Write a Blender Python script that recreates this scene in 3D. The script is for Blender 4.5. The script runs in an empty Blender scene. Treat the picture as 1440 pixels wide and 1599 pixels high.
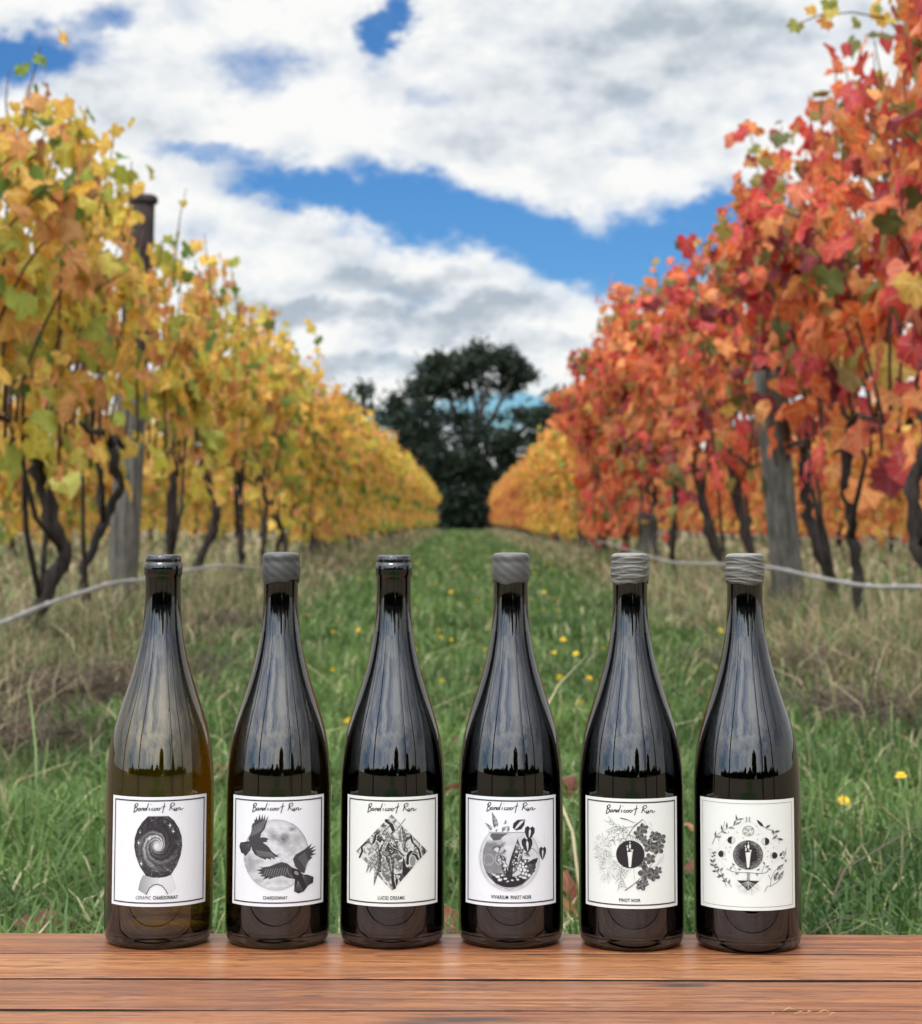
import bpy, bmesh, math, random
import numpy as np
from mathutils import Vector, Matrix

sc = bpy.context.scene
COL = sc.collection
R = math.radians

# ------------------------------------------------------------------ camera
CAM_H = 0.545
F_PX = 3300.0                       # focal length in pixels of the 1440x1599 photograph
PITCH = 5.0
cam = bpy.data.cameras.new('camera')
cam_o = bpy.data.objects.new('camera', cam)
COL.objects.link(cam_o)
cam.sensor_fit = 'AUTO'
cam.sensor_width = 36.0
cam.lens = F_PX / 1599.0 * 36.0
cam.shift_y = -(12.5 - 0 + 0) / 1599.0 * 0 - (F_PX * math.tan(R(PITCH)) - 12.5) / 1599.0
cam.shift_x = -5.0 / 1599.0
cam.clip_start = 0.05
cam.clip_end = 3000
cam.dof.use_dof = True
cam.dof.focus_distance = 1.60
cam.dof.aperture_fstop = 16.5
cam_o.location = (0, 0, CAM_H)
cam_o.rotation_euler = (R(90 + PITCH), R(-0.11), 0)
sc.camera = cam_o



def elev(py):
    """tangent of the elevation seen at a row of the photograph (centre column)"""
    return math.tan(R(PITCH) + math.atan((812 - F_PX * math.tan(R(PITCH)) - py) / F_PX))


def at_height(px, py, z):
    """point of the world at height z that the photograph shows at px, py"""
    Y = (z - CAM_H) / elev(py)
    return (px - 725) / F_PX * (Y * math.cos(R(PITCH)) + (z - CAM_H) * math.sin(R(PITCH))), Y


def at_depth(px, py, Y):
    z = CAM_H + elev(py) * Y
    return (px - 725) / F_PX * (Y * math.cos(R(PITCH)) + (z - CAM_H) * math.sin(R(PITCH))), Y, z


# ------------------------------------------------------------------ render / exposure
sc.view_settings.view_transform = 'Standard'
sc.view_settings.look = 'None'
sc.view_settings.exposure = 0.0
sc.view_settings.gamma = 1.0
sc.view_settings.use_curve_mapping = False
sc.render.engine = 'CYCLES'
cy = sc.cycles
cy.use_denoising = True
cy.max_bounces = 12
cy.transmission_bounces = 10
cy.glossy_bounces = 5
cy.diffuse_bounces = 4
cy.transparent_max_bounces = 8
cy.caustics_reflective = False
cy.caustics_refractive = False
cy.sample_clamp_indirect = 6.0

# ------------------------------------------------------------------ sky
SUN_EL, SUN_AZ = 58.0, 205.0        # azimuth clockwise from +Y (behind the camera, to the left)
world = bpy.data.worlds.new('World')
sc.world = world
world.use_nodes = True
wt = world.node_tree
wt.nodes.clear()


class NT:
    """tiny helper for node graphs"""
    def __init__(self, tree):
        self.t = tree

    def new(self, kind, **kw):
        n = self.t.nodes.new(kind)
        for k, v in kw.items():
            setattr(n, k, v)
        return n

    def link(self, a, b):
        self.t.links.new(a, b)

    def _set(self, sock, v):
        if hasattr(v, 'is_output'):
            self.link(v, sock)
        else:
            sock.default_value = v

    def math(self, op, a, b=0.0, c=None, clamp=False):
        n = self.new('ShaderNodeMath', operation=op)
        n.use_clamp = clamp
        self._set(n.inputs[0], a)
        self._set(n.inputs[1], b)
        if c is not None:
            self._set(n.inputs[2], c)
        return n.outputs[0]

    def vmath(self, op, a, b=(0, 0, 0)):
        n = self.new('ShaderNodeVectorMath', operation=op)
        self._set(n.inputs[0], a)
        self._set(n.inputs[1], b)
        return n.outputs[1] if op in ('LENGTH', 'DOT_PRODUCT', 'DISTANCE') else n.outputs[0]

    def smooth(self, v, lo, hi, a=0.0, b=1.0):
        n = self.new('ShaderNodeMapRange', interpolation_type='SMOOTHSTEP')
        self._set(n.inputs['Value'], v)
        n.inputs['From Min'].default_value = lo
        n.inputs['From Max'].default_value = hi
        n.inputs['To Min'].default_value = a
        n.inputs['To Max'].default_value = b
        return n.outputs[0]

    def lin(self, v, lo, hi, a=0.0, b=1.0):
        n = self.new('ShaderNodeMapRange')
        n.clamp = True
        self._set(n.inputs['Value'], v)
        n.inputs['From Min'].default_value = lo
        n.inputs['From Max'].default_value = hi
        n.inputs['To Min'].default_value = a
        n.inputs['To Max'].default_value = b
        return n.outputs[0]

    def noise(self, vec, scale, detail=3.0, rough=0.55, dist=0.0, out='Fac'):
        n = self.new('ShaderNodeTexNoise')
        if vec is not None:
            self.link(vec, n.inputs['Vector'])
        n.inputs['Scale'].default_value = scale
        n.inputs['Detail'].default_value = detail
        n.inputs['Roughness'].default_value = rough
        n.inputs['Distortion'].default_value = dist
        return n.outputs[out]

    def mapping(self, vec, loc=(0, 0, 0), rot=(0, 0, 0), scale=(1, 1, 1)):
        n = self.new('ShaderNodeMapping')
        self.link(vec, n.inputs['Vector'])
        n.inputs['Location'].default_value = loc
        n.inputs['Rotation'].default_value = rot
        n.inputs['Scale'].default_value = scale
        return n.outputs[0]

    def mix(self, fac, a, b, mode='MIX'):
        n = self.new('ShaderNodeMix', data_type='RGBA', blend_type=mode)
        self._set(n.inputs[0], fac)
        self._set(n.inputs[6], a if hasattr(a, 'is_output') else (*a[:3], 1))
        self._set(n.inputs[7], b if hasattr(b, 'is_output') else (*b[:3], 1))
        return n.outputs[2]

    def ramp(self, fac, stops):
        n = self.new('ShaderNodeValToRGB')
        self.link(fac, n.inputs[0])
        e = n.color_ramp.elements
        while len(e) < len(stops):
            e.new(0.5)
        for k, (p, c) in enumerate(stops):
            e[k].position = p
            e[k].color = (*c[:3], 1)
        return n.outputs[0]


def sky_nodes():
    N = NT(wt)
    tc = N.new('ShaderNodeTexCoord')
    d = tc.outputs['Generated']
    sep = N.new('ShaderNodeSeparateXYZ')
    N.link(d, sep.inputs[0])
    x, y, z = sep.outputs
    front = N.smooth(y, 0.15, 0.6)
    ys = N.math('MAXIMUM', y, 0.1)
    u = N.math('DIVIDE', x, ys)
    v = N.math('DIVIDE', z, ys)
    comb = N.new('ShaderNodeCombineXYZ')
    N.link(u, comb.inputs[0])
    N.link(v, comb.inputs[1])
    # ragged edges: the position is displaced by noise before the openings are measured
    flat = N.mapping(d, scale=(1, 1, 1.6))
    w = N.noise(flat, 30, 8, 0.68, out='Color')
    w2 = N.noise(flat, 9, 2, 0.5, out='Color')
    wv = N.vmath('MULTIPLY', N.vmath('SUBTRACT', w, (0.5, 0.5, 0.5)), (0.052, 0.036, 0))
    wv2 = N.vmath('MULTIPLY', N.vmath('SUBTRACT', w2, (0.5, 0.5, 0.5)), (0.035, 0.012, 0))
    p = N.vmath('ADD', N.vmath('ADD', comb.outputs[0], wv), wv2)

    def blob(px, py, rx, ry, rot=0.0, s=1.0):
        m = N.new('ShaderNodeMapping', vector_type='TEXTURE')
        N.link(p, m.inputs['Vector'])
        tz = elev(py)
        m.inputs['Location'].default_value = ((px - 725) / F_PX * (math.cos(R(PITCH)) + tz * math.sin(R(PITCH))), tz, 0)
        m.inputs['Rotation'].default_value = (0, 0, R(rot))
        m.inputs['Scale'].default_value = (rx / F_PX, ry / F_PX, 1)
        ln = N.vmath('LENGTH', m.outputs[0])
        return N.smooth(ln, 1.5, 0.35, 0.0, s)

    def union(lst):
        out = None
        for b in lst:
            o = blob(*b)
            out = o if out is None else N.math('MAXIMUM', out, o)
        return N.math('MULTIPLY', out, front)
    gaps = union([
        (20, 95, 150, 46, 6, 1.0), (140, 42, 70, 26, 20, .62), (602, 45, 36, 52, 0, .8), (395, 112, 70, 44, 0, .48),
        (330, 250, 110, 20, -5, .6), (480, 300, 125, 40, -10, .9), (630, 324, 140, 60, -6, 1.0),
        (780, 350, 160, 60, -12, 1.0), (900, 386, 130, 64, -14, 1.0), (1040, 388, 140, 78, 8, 1.0),
        (1130, 340, 120, 48, 10, .85), (680, 150, 40, 22, 0, .35), (930, 235, 60, 10, 0, .25),
        (560, 655, 170, 26, 0, .75), (800, 640, 260, 22, 0, .8)])
    greys = union([
        (500, 492, 180, 30, -4, 1.0), (740, 505, 170, 32, 6, .95), (640, 440, 160, 22, 4, .6), (860, 540, 120, 18, 0, .5),
        (1000, 130, 330, 120, 0, .55), (1010, 30, 260, 60, 0, .6), (760, 210, 120, 50, 0, .35), (620, 570, 220, 16, 0, .55),
        (1120, 210, 200, 60, 0, .35), (400, 430, 120, 30, 0, .3)])
    # general cover, the same everywhere on the dome
    c1 = N.noise(flat, 3.2, 4, 0.55)
    c2 = N.noise(flat, 20, 7, 0.60)
    c3 = N.noise(N.vmath('ADD', flat, (0.0, 0.0, 0.022)), 20, 7, 0.60)
    puff = N.math('SUBTRACT', c2, c3)
    cover_free = N.math('ADD', N.math('MULTIPLY', N.math('SUBTRACT', c1, 0.5), 2.0), 0.66)
    cover_fix = N.math('SUBTRACT', 0.98, N.math('MULTIPLY', gaps, 1.22))
    inv = N.math('SUBTRACT', 1.0, front)
    cover = N.math('ADD', N.math('MULTIPLY', cover_fix, front), N.math('MULTIPLY', cover_free, inv))
    dens = N.math('ADD', cover, N.math('MULTIPLY', N.math('SUBTRACT', c2, 0.5), N.math('ADD', 0.45, N.math('MULTIPLY', front, 0.75))))
    mask = N.smooth(dens, -0.02, 1.0)
    # brightness of the cloud: sunlit edges, greyer thick parts
    s1 = N.noise(N.mapping(d, scale=(1, 1, 2.3)), 11, 5, 0.58)
    s2 = N.noise(N.mapping(d, scale=(1, 1, 1.6)), 30, 4, 0.6)
    g = N.math('ADD', N.math('MULTIPLY', N.math('SUBTRACT', s1, 0.49), 1.8), N.math('MULTIPLY', N.math('SUBTRACT', s2, 0.5), 0.4))
    g = N.math('ADD', N.math('ADD', g, greys), N.math('MULTIPLY', N.math('SUBTRACT', dens, 0.9), 0.25), clamp=True)
    g = N.math('SUBTRACT', g, N.math('MULTIPLY', puff, 2.2), clamp=True)
    cloud = N.ramp(g, [(0.0, (9.7, 9.75, 9.6)), (0.45, (7.75, 8.15, 8.55)), (1.0, (4.6, 5.25, 5.9))])
    skyt = N.new('ShaderNodeTexSky')
    skyt.sky_type = 'NISHITA'
    skyt.sun_disc = False
    skyt.sun_elevation = R(SUN_EL)
    skyt.sun_rotation = R(SUN_AZ)
    skyt.altitude = 200
    skyt.air_density = 1.0
    skyt.dust_density = 0.3
    skyt.ozone_density = 2.0
    # sky brightness strongly raised round the unseen sun, for bottle reflections and labels
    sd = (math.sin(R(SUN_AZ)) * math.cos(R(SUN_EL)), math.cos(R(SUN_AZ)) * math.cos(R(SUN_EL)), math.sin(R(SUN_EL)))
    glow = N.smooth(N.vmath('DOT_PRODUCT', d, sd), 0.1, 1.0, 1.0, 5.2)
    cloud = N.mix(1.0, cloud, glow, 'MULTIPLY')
    haze = N.smooth(z, 0.10, 0.0)
    gain = N.mix(haze, (0.33, 0.66, 1.04), (0.62, 0.92, 1.0))
    blue = N.mix(1.0, skyt.outputs[0], gain, 'MULTIPLY')
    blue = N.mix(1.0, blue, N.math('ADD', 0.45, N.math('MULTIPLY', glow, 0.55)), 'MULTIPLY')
    col = N.mix(mask, blue, cloud)
    bg = N.new('ShaderNodeBackground')
    N.link(col, bg.inputs['Color'])
    bg.inputs['Strength'].default_value = 0.10
    out = N.new('ShaderNodeOutputWorld')
    N.link(bg.outputs[0], out.inputs['Surface'])


sky_nodes()
sun = bpy.data.lights.new('sun', 'SUN')
sun.energy = 1.5
sun.angle = R(16)
sun.color = (1.0, 0.965, 0.91)
sun_o = bpy.data.objects.new('sun', sun)
COL.objects.link(sun_o)
_sd = Vector((math.sin(R(SUN_AZ)) * math.cos(R(SUN_EL)), math.cos(R(SUN_AZ)) * math.cos(R(SUN_EL)), math.sin(R(SUN_EL))))
sun_o.rotation_euler = (-_sd).to_track_quat('-Z', 'Y').to_euler()
sun_o.location = (0, -5, 8)

# ------------------------------------------------------------------ object helpers


def tag(o, label=None, cat=None, group=None, kind=None):
    if label:
        o['label'] = label
    if cat:
        o['category'] = cat
    if group:
        o['group'] = group
    if kind:
        o['kind'] = kind
    return o


def empty(name, loc=(0, 0, 0), rz=0.0):
    o = bpy.data.objects.new(name, None)
    o.empty_display_size = 0.05
    COL.objects.link(o)
    o.location = loc
    o.rotation_euler = (0, 0, rz)
    return o


def link(name, me, parent=None, loc=None):
    o = bpy.data.objects.new(name, me)
    COL.objects.link(o)
    if parent is not None:
        o.parent = parent
    if loc is not None:
        o.location = loc
    return o


def pymesh(name, verts, faces, mat=None, smooth=False):
    me = bpy.data.meshes.new(name)
    me.from_pydata([tuple(v) for v in verts], [], [tuple(f) for f in faces])
    if smooth:
        me.polygons.foreach_set('use_smooth', [True] * len(me.polygons))
    if mat:
        me.materials.append(mat)
    me.update()
    return me


def npmesh(name, V, F, mat=None, smooth=False, tint=None, uv=None):
    """V (n,3), F (m,k) constant k; tint (n,3) point colour; uv (n,2) point uv"""
    V = np.asarray(V, np.float32)
    F = np.asarray(F, np.int32)
    me = bpy.data.meshes.new(name)
    n, (m, k) = len(V), F.shape
    me.vertices.add(n)
    me.vertices.foreach_set('co', V.ravel())
    me.loops.add(m * k)
    me.loops.foreach_set('vertex_index', F.ravel())
    me.polygons.add(m)
    me.polygons.foreach_set('loop_start', np.arange(0, m * k, k, dtype=np.int32))
    if smooth:
        me.polygons.foreach_set('use_smooth', np.ones(m, bool))
    me.update(calc_edges=True)
    if tint is not None:
        a = me.color_attributes.new('tint', 'FLOAT_COLOR', 'POINT')
        c = np.ones((n, 4), np.float32)
        c[:, :3] = tint
        a.data.foreach_set('color', c.ravel())
    if uv is not None:
        l = me.uv_layers.new(name='leaf')
        l.data.foreach_set('uv', np.asarray(uv, np.float32)[F.ravel()].ravel())
    if mat:
        me.materials.append(mat)
    me.validate()
    return me


def tube(points, radii, sides=7, rng=None, rough=0.0, cap=True):
    """verts, faces of a tube along a polyline"""
    P = [Vector(p) for p in points]
    V, F = [], []
    n = len(P)
    ref = Vector((0.31, 0.95, 0.08)).normalized()
    for i in range(n):
        t = (P[min(i + 1, n - 1)] - P[max(i - 1, 0)])
        t = t.normalized() if t.length > 1e-9 else Vector((0, 0, 1))
        a = t.cross(ref)
        if a.length < 1e-3:
            a = t.cross(Vector((1, 0, 0)))
        a.normalize()
        b = t.cross(a)
        for k in range(sides):
            th = 2 * math.pi * k / sides
            r = radii[i]
            if rng is not None and rough:
                r *= 1 + rng.uniform(-rough, rough)
            V.append(P[i] + a * (r * math.cos(th)) + b * (r * math.sin(th)))
    for i in range(n - 1):
        for k in range(sides):
            k2 = (k + 1) % sides
            F.append((i * sides + k, i * sides + k2, (i + 1) * sides + k2, (i + 1) * sides + k))
    if cap:
        F.append(tuple(range(sides))[::-1])
        F.append(tuple((n - 1) * sides + k for k in range(sides)))
    return V, F


def merge(list_vf):
    V, F = [], []
    for v, f in list_vf:
        o = len(V)
        V += list(v)
        F += [tuple(i + o for i in q) for q in f]
    return V, F


def lathe(profile, seg=64, close=False):
    """profile list of (r, z); r==0 ends become poles"""
    V, F, rings = [], [], []
    for r, z in profile:
        if r < 1e-7:
            rings.append([len(V)])
            V.append((0, 0, z))
        else:
            rings.append(list(range(len(V), len(V) + seg)))
            for k in range(seg):
                a = 2 * math.pi * k / seg
                V.append((r * math.cos(a), r * math.sin(a), z))
    pairs = list(zip(rings[:-1], rings[1:]))
    if close:
        pairs.append((rings[-1], rings[0]))
    for A, B in pairs:
        for k in range(seg):
            k2 = (k + 1) % seg
            if len(A) == 1 and len(B) == 1:
                continue
            if len(A) == 1:
                F.append((A[0], B[k2], B[k]))
            elif len(B) == 1:
                F.append((A[k], A[k2], B[0]))
            else:
                F.append((A[k], A[k2], B[k2], B[k]))
    return V, F


# ------------------------------------------------------------------ materials


def mat(name):
    m = bpy.data.materials.new(name)
    m.use_nodes = True
    m.node_tree.nodes.clear()
    N = NT(m.node_tree)
    out = N.new('ShaderNodeOutputMaterial')
    return m, N, out


def principled(N, out, **kw):
    b = N.new('ShaderNodeBsdfPrincipled')
    for k, v in kw.items():
        s = b.inputs[k.replace('_', ' ')]
        if hasattr(v, 'is_output'):
            N.link(v, s)
        else:
            s.default_value = v if not isinstance(v, tuple) else (*v[:3], 1)
    N.link(b.outputs[0], out.inputs['Surface'])
    return b


def simple(name, col, rough=0.6, metallic=0.0, var=0.2, scale=20.0, bump=0.0, spec=0.5):
    m, N, out = mat(name)
    tc = N.new('ShaderNodeTexCoord')
    n = N.noise(tc.outputs['Object'], scale, 5, 0.6)
    f = N.lin(n, 0.3, 0.7)
    c = N.mix(f, tuple(x * (1 - var) for x in col), tuple(min(1, x * (1 + var)) for x in col))
    b = principled(N, out, Base_Color=c, Roughness=rough, Metallic=metallic)
    b.inputs['Specular IOR Level'].default_value = spec
    if bump:
        bp = N.new('ShaderNodeBump')
        bp.inputs['Strength'].default_value = bump
        bp.inputs['Distance'].default_value = 0.01
        N.link(n, bp.inputs['Height'])
        N.link(bp.outputs[0], b.inputs['Normal'])
    return m


def leaf_material():
    m, N, out = mat('vine_leaf')
    oi = N.new('ShaderNodeObjectInfo')
    at = N.new('ShaderNodeAttribute', attribute_name='tint')
    base = N.mix(1.0, oi.outputs['Color'], at.outputs['Color'], 'MULTIPLY')
    uv = N.new('ShaderNodeUVMap', uv_map='leaf')
    sep = N.new('ShaderNodeSeparateXYZ')
    N.link(uv.outputs[0], sep.inputs[0])
    ax = N.math('ABSOLUTE', sep.outputs[0])
    y = sep.outputs[1]
    vein = None
    for ang in (0, 46, 100):
        c, s = math.cos(R(ang)), math.sin(R(ang))
        perp = N.math('ABSOLUTE', N.math('SUBTRACT', N.math('MULTIPLY', ax, c), N.math('MULTIPLY', y, s)))
        along = N.math('ADD', N.math('MULTIPLY', ax, s), N.math('MULTIPLY', y, c))
        line = N.math('MULTIPLY', N.smooth(perp, 0.075, 0.012), N.smooth(along, -0.02, 0.05))
        vein = line if vein is None else N.math('MAXIMUM', vein, line)
    r = N.vmath('LENGTH', uv.outputs[0])
    tc = N.new('ShaderNodeTexCoord')
    geo = N.new('ShaderNodeNewGeometry')
    nz = N.noise(geo.outputs['Position'], 34, 4, 0.6)
    nz2 = N.noise(geo.outputs['Position'], 120, 3, 0.6)
    hsv = N.new('ShaderNodeHueSaturation')
    N.link(base, hsv.inputs['Color'])
    hsv.inputs['Hue'].default_value = 0.53
    hsv.inputs['Saturation'].default_value = 0.9
    hsv.inputs['Value'].default_value = 1.12
    hs2 = N.new('ShaderNodeHueSaturation')
    N.link(base, hs2.inputs['Color'])
    hs2.inputs['Hue'].default_value = 0.475
    hs2.inputs['Saturation'].default_value = 1.0
    hs2.inputs['Value'].default_value = 0.72
    c = N.mix(N.math('MULTIPLY', N.smooth(nz, 0.42, 0.66), 0.75), base, hs2.outputs[0])
    c = N.mix(N.math('MULTIPLY', vein, 0.6), c, hsv.outputs[0])
    edge = N.math('MULTIPLY', N.smooth(N.math('ADD', r, N.math('MULTIPLY', nz2, 0.5)), 0.9, 1.35), 0.35)
    c = N.mix(edge, c, (0.17, 0.07, 0.03))
    d = N.new('ShaderNodeBsdfPrincipled')
    N.link(c, d.inputs['Base Color'])
    d.inputs['Roughness'].default_value = 0.55
    d.inputs['Specular IOR Level'].default_value = 0.3
    bp = N.new('ShaderNodeBump')
    bp.inputs['Strength'].default_value = 0.5
    bp.inputs['Distance'].default_value = 0.004
    N.link(N.math('SUBTRACT', nz2, N.math('MULTIPLY', vein, 0.6)), bp.inputs['Height'])
    N.link(bp.outputs[0], d.inputs['Normal'])
    tr = N.new('ShaderNodeBsdfTranslucent')
    N.link(c, tr.inputs['Color'])
    mx = N.new('ShaderNodeMixShader')
    mx.inputs[0].default_value = 0.44
    N.link(d.outputs[0], mx.inputs[1])
    N.link(tr.outputs[0], mx.inputs[2])
    N.link(mx.outputs[0], out.inputs['Surface'])
    return m


def blade_material(name):
    m, N, out = mat(name)
    at = N.new('ShaderNodeAttribute', attribute_name='tint')
    d = N.new('ShaderNodeBsdfPrincipled')
    N.link(at.outputs['Color'], d.inputs['Base Color'])
    d.inputs['Roughness'].default_value = 0.5
    d.inputs['Specular IOR Level'].default_value = 0.3
    tr = N.new('ShaderNodeBsdfTranslucent')
    N.link(at.outputs['Color'], tr.inputs['Color'])
    mx = N.new('ShaderNodeMixShader')
    mx.inputs[0].default_value = 0.35
    N.link(d.outputs[0], mx.inputs[1])
    N.link(tr.outputs[0], mx.inputs[2])
    N.link(mx.outputs[0], out.inputs['Surface'])
    return m


def ground_material():
    m, N, out = mat('vineyard_soil')
    geo = N.new('ShaderNodeNewGeometry')
    pos = geo.outputs['Position']
    sep = N.new('ShaderNodeSeparateXYZ')
    N.link(pos, sep.inputs[0])
    n1 = N.noise(pos, 1.3, 5, 0.6)
    n2 = N.noise(pos, 14, 5, 0.65)
    ax = N.math('ABSOLUTE', sep.outputs[0])
    side = N.smooth(N.math('ADD', ax, N.math('MULTIPLY', N.math('SUBTRACT', n1, 0.5), 0.8)), 0.8, 1.35)
    green = N.ramp(n2, [(0.25, (0.022, 0.040, 0.012)), (0.55, (0.055, 0.10, 0.024)), (0.8, (0.12, 0.15, 0.045))])
    straw = N.ramp(n2, [(0.25, (0.05, 0.038, 0.024)), (0.55, (0.15, 0.12, 0.075)), (0.8, (0.28, 0.23, 0.14))])
    c = N.mix(side, green, straw)
    b = principled(N, out, Base_Color=c, Roughness=0.95)
    b.inputs['Specular IOR Level'].default_value = 0.1
    return m


def bark_material(name, dark, light, scale=18.0):
    m, N, out = mat(name)
    tc = N.new('ShaderNodeTexCoord')
    n = N.noise(N.mapping(tc.outputs['Object'], scale=(3, 3, 0.5)), scale, 6, 0.65)
    c = N.mix(N.lin(n, 0.35, 0.68), dark, light)
    b = principled(N, out, Base_Color=c, Roughness=0.9)
    b.inputs['Specular IOR Level'].default_value = 0.2
    bp = N.new('ShaderNodeBump')
    bp.inputs['Strength'].default_value = 0.8
    bp.inputs['Distance'].default_value = 0.01
    N.link(n, bp.inputs['Height'])
    N.link(bp.outputs[0], b.inputs['Normal'])
    return m


def board_material():
    m, N, out = mat('oiled_hardwood')
    tc = N.new('ShaderNodeTexCoord')
    oi = N.new('ShaderNodeObjectInfo')
    o = tc.outputs['Object']
    off = N.new('ShaderNodeCombineXYZ')
    N.link(N.math('MULTIPLY', oi.outputs['Random'], 37.0), off.inputs[0])
    N.link(N.math('MULTIPLY', oi.outputs['Random'], 11.0), off.inputs[1])
    p = N.vmath('ADD', o, off.outputs[0])
    wob = N.noise(N.mapping(p, scale=(3, 8, 8)), 1.5, 3, 0.5, out='Color')
    pw = N.vmath('ADD', p, N.vmath('MULTIPLY', N.vmath('SUBTRACT', wob, (.5, .5, .5)), (0.0, 0.010, 0.0)))
    g1 = N.noise(N.mapping(pw, scale=(3.6, 90, 20)), 1.0, 6, 0.62)
    g2 = N.noise(N.mapping(pw, scale=(8, 230, 60)), 1.0, 4, 0.6)
    g3 = N.noise(N.mapping(pw, scale=(1.6, 9, 4)), 1.0, 3, 0.5)
    pores = N.noise(N.mapping(pw, scale=(40, 330, 60)), 1.0, 2, 0.5)
    c = N.ramp(g1, [(0.30, (0.125, 0.040, 0.016)), (0.47, (0.27, 0.100, 0.036)), (0.68, (0.45, 0.20, 0.072))])
    c = N.mix(N.math('MULTIPLY', N.lin(g2, 0.42, 0.62), 0.6), c, (0.11, 0.036, 0.018))
    c = N.mix(N.math('MULTIPLY', N.lin(g3, 0.40, 0.68), 0.45), c, (0.27, 0.125, 0.060))
    c = N.mix(N.math('MULTIPLY', N.smooth(pores, 0.54, 0.63), 0.62), c, (0.09, 0.030, 0.016))
    c = N.mix(1.0, c, oi.outputs['Color'], 'MULTIPLY')
    # dark weather stains, in world position
    geo = N.new('ShaderNodeNewGeometry')
    pos = geo.outputs['Position']
    nn = N.noise(N.mapping(pos, scale=(14, 60, 1)), 1.0, 4, 0.6, out='Color')
    pj = N.vmath('ADD', pos, N.vmath('MULTIPLY', N.vmath('SUBTRACT', nn, (.5, .5, .5)), (0.05, 0.012, 0)))
    st = None
    for (px, py, rx, ry, s) in STAINS:
        X, Y = at_height(px, py, BENCH_Z)
        mp = N.new('ShaderNodeMapping', vector_type='TEXTURE')
        N.link(pj, mp.inputs['Vector'])
        mp.inputs['Location'].default_value = (X, Y, BENCH_Z)
        mp.inputs['Scale'].default_value = (rx, ry, 1)
        e = N.smooth(N.vmath('LENGTH', mp.outputs[0]), 1.3, 0.2, 0, s)
        st = e if st is None else N.math('MAXIMUM', st, e)
    c = N.mix(st, c, (0.035, 0.024, 0.022))
    rg = N.lin(g1, 0.3, 0.7, 0.42, 0.30)
    b = principled(N, out, Base_Color=c, Roughness=rg)
    b.inputs['Specular IOR Level'].default_value = 0.36
    bp = N.new('ShaderNodeBump')
    bp.inputs['Strength'].default_value = 0.35
    bp.inputs['Distance'].default_value = 0.0015
    N.link(N.math('ADD', g2, N.math('MULTIPLY', g1, 1.0)), bp.inputs['Height'])
    N.link(bp.outputs[0], b.inputs['Normal'])
    return m


BENCH_Z = 0.2246
STAINS = [(1065, 1537, .030, .008, .95), (725, 1592, .045, .010, .9), (650, 1597, .03, .006, .8), (480, 1556, .010, .004, .8),
          (55, 1580, .04, .003, .7), (560, 1528, .012, .002, .7), (350, 1545, .03, .004, .25)]
M_LEAF = leaf_material()
M_BLADE = blade_material('grass_blade')
M_GROUND = ground_material()
M_BARK = bark_material('vine_bark', (0.010, 0.008, 0.007), (0.060, 0.046, 0.038), 14)
M_CANE = bark_material('vine_cane', (0.045, 0.022, 0.015), (0.14, 0.075, 0.05), 20)
M_POST = bark_material('weathered_post', (0.045, 0.041, 0.034), (0.155, 0.145, 0.117), 12)
M_POST_TOP = bark_material('darkened_post_timber', (0.02, 0.016, 0.015), (0.06, 0.045, 0.04), 12)
M_GUM_BARK = bark_material('gum_bark', (0.02, 0.017, 0.014), (0.09, 0.075, 0.065), 1.5)
M_GUM = blade_material('gum_leaf')
M_WIRE = simple('galvanised_wire', (0.35, 0.35, 0.34), 0.5, 0.6)
M_PIPE = simple('drip_pipe', (0.30, 0.29, 0.28), 0.38, 0.0, 0.25, 9.0)
M_BOARD = board_material()
M_GRIME_SHADE = simple('grimy_shaded_joint', (0.020, 0.013, 0.010), 0.85, 0, 0.4, 60, 0, 0.1)
M_FRAME = simple('bench_timber', (0.16, 0.075, 0.04), 0.6, 0, 0.3, 12)


def glass_material(name, col):
    m, N, out = mat(name)
    # thick heel and neck take up more light than the thin belly
    tc = N.new('ShaderNodeTexCoord')
    sp = N.new('ShaderNodeSeparateXYZ')
    N.link(tc.outputs['Object'], sp.inputs[0])
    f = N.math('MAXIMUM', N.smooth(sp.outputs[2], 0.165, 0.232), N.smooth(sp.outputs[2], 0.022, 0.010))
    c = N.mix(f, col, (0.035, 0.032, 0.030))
    b = principled(N, out, Base_Color=c, Roughness=0.0, IOR=1.70)
    b.inputs['Transmission Weight'].default_value = 1.0
    b.inputs['Coat Weight'].default_value = 0.0
    b.inputs['Coat Roughness'].default_value = 0.01
    b.inputs['Coat IOR'].default_value = 1.55
    return m


def wine_material(name, col, ior=1.345):
    m, N, out = mat(name)
    b = principled(N, out, Base_Color=col, Roughness=0.0, IOR=ior)
    b.inputs['Transmission Weight'].default_value = 1.0
    return m


M_GLASS_DARK = glass_material('dark_green_glass', (0.035, 0.032, 0.030))
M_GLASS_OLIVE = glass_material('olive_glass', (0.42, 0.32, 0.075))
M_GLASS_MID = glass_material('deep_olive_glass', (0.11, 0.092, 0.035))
M_WINE_RED = simple('red_wine', (0.003, 0.0015, 0.003), 0.5, 0, 0.1, 20, 0, 0.0)
M_WINE_WHITE = wine_material('white_wine', (0.96, 0.83, 0.44))
M_CORK = simple('cork', (0.42, 0.27, 0.16), 0.9, 0, 0.25, 300)
M_PAPER_WHITE = simple('white_label_paper', (0.60, 0.61, 0.61), 0.65, 0, 0.015, 500, 0.05, 0.25)
M_PAPER_CREAM = simple('cream_label_paper', (0.595, 0.61, 0.555), 0.65, 0, 0.015, 500, 0.05, 0.25)
M_INK = simple('black_ink', (0.010, 0.009, 0.010), 0.6, 0, 0.05, 50, 0, 0.08)
M_FOIL = simple('dark_foil', (0.10, 0.085, 0.085), 0.35, 0.75, 0.3, 90)
M_GREYLINE = simple('grey_ink', (0.22, 0.21, 0.21), 0.55, 0, 0.1, 50)


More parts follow.
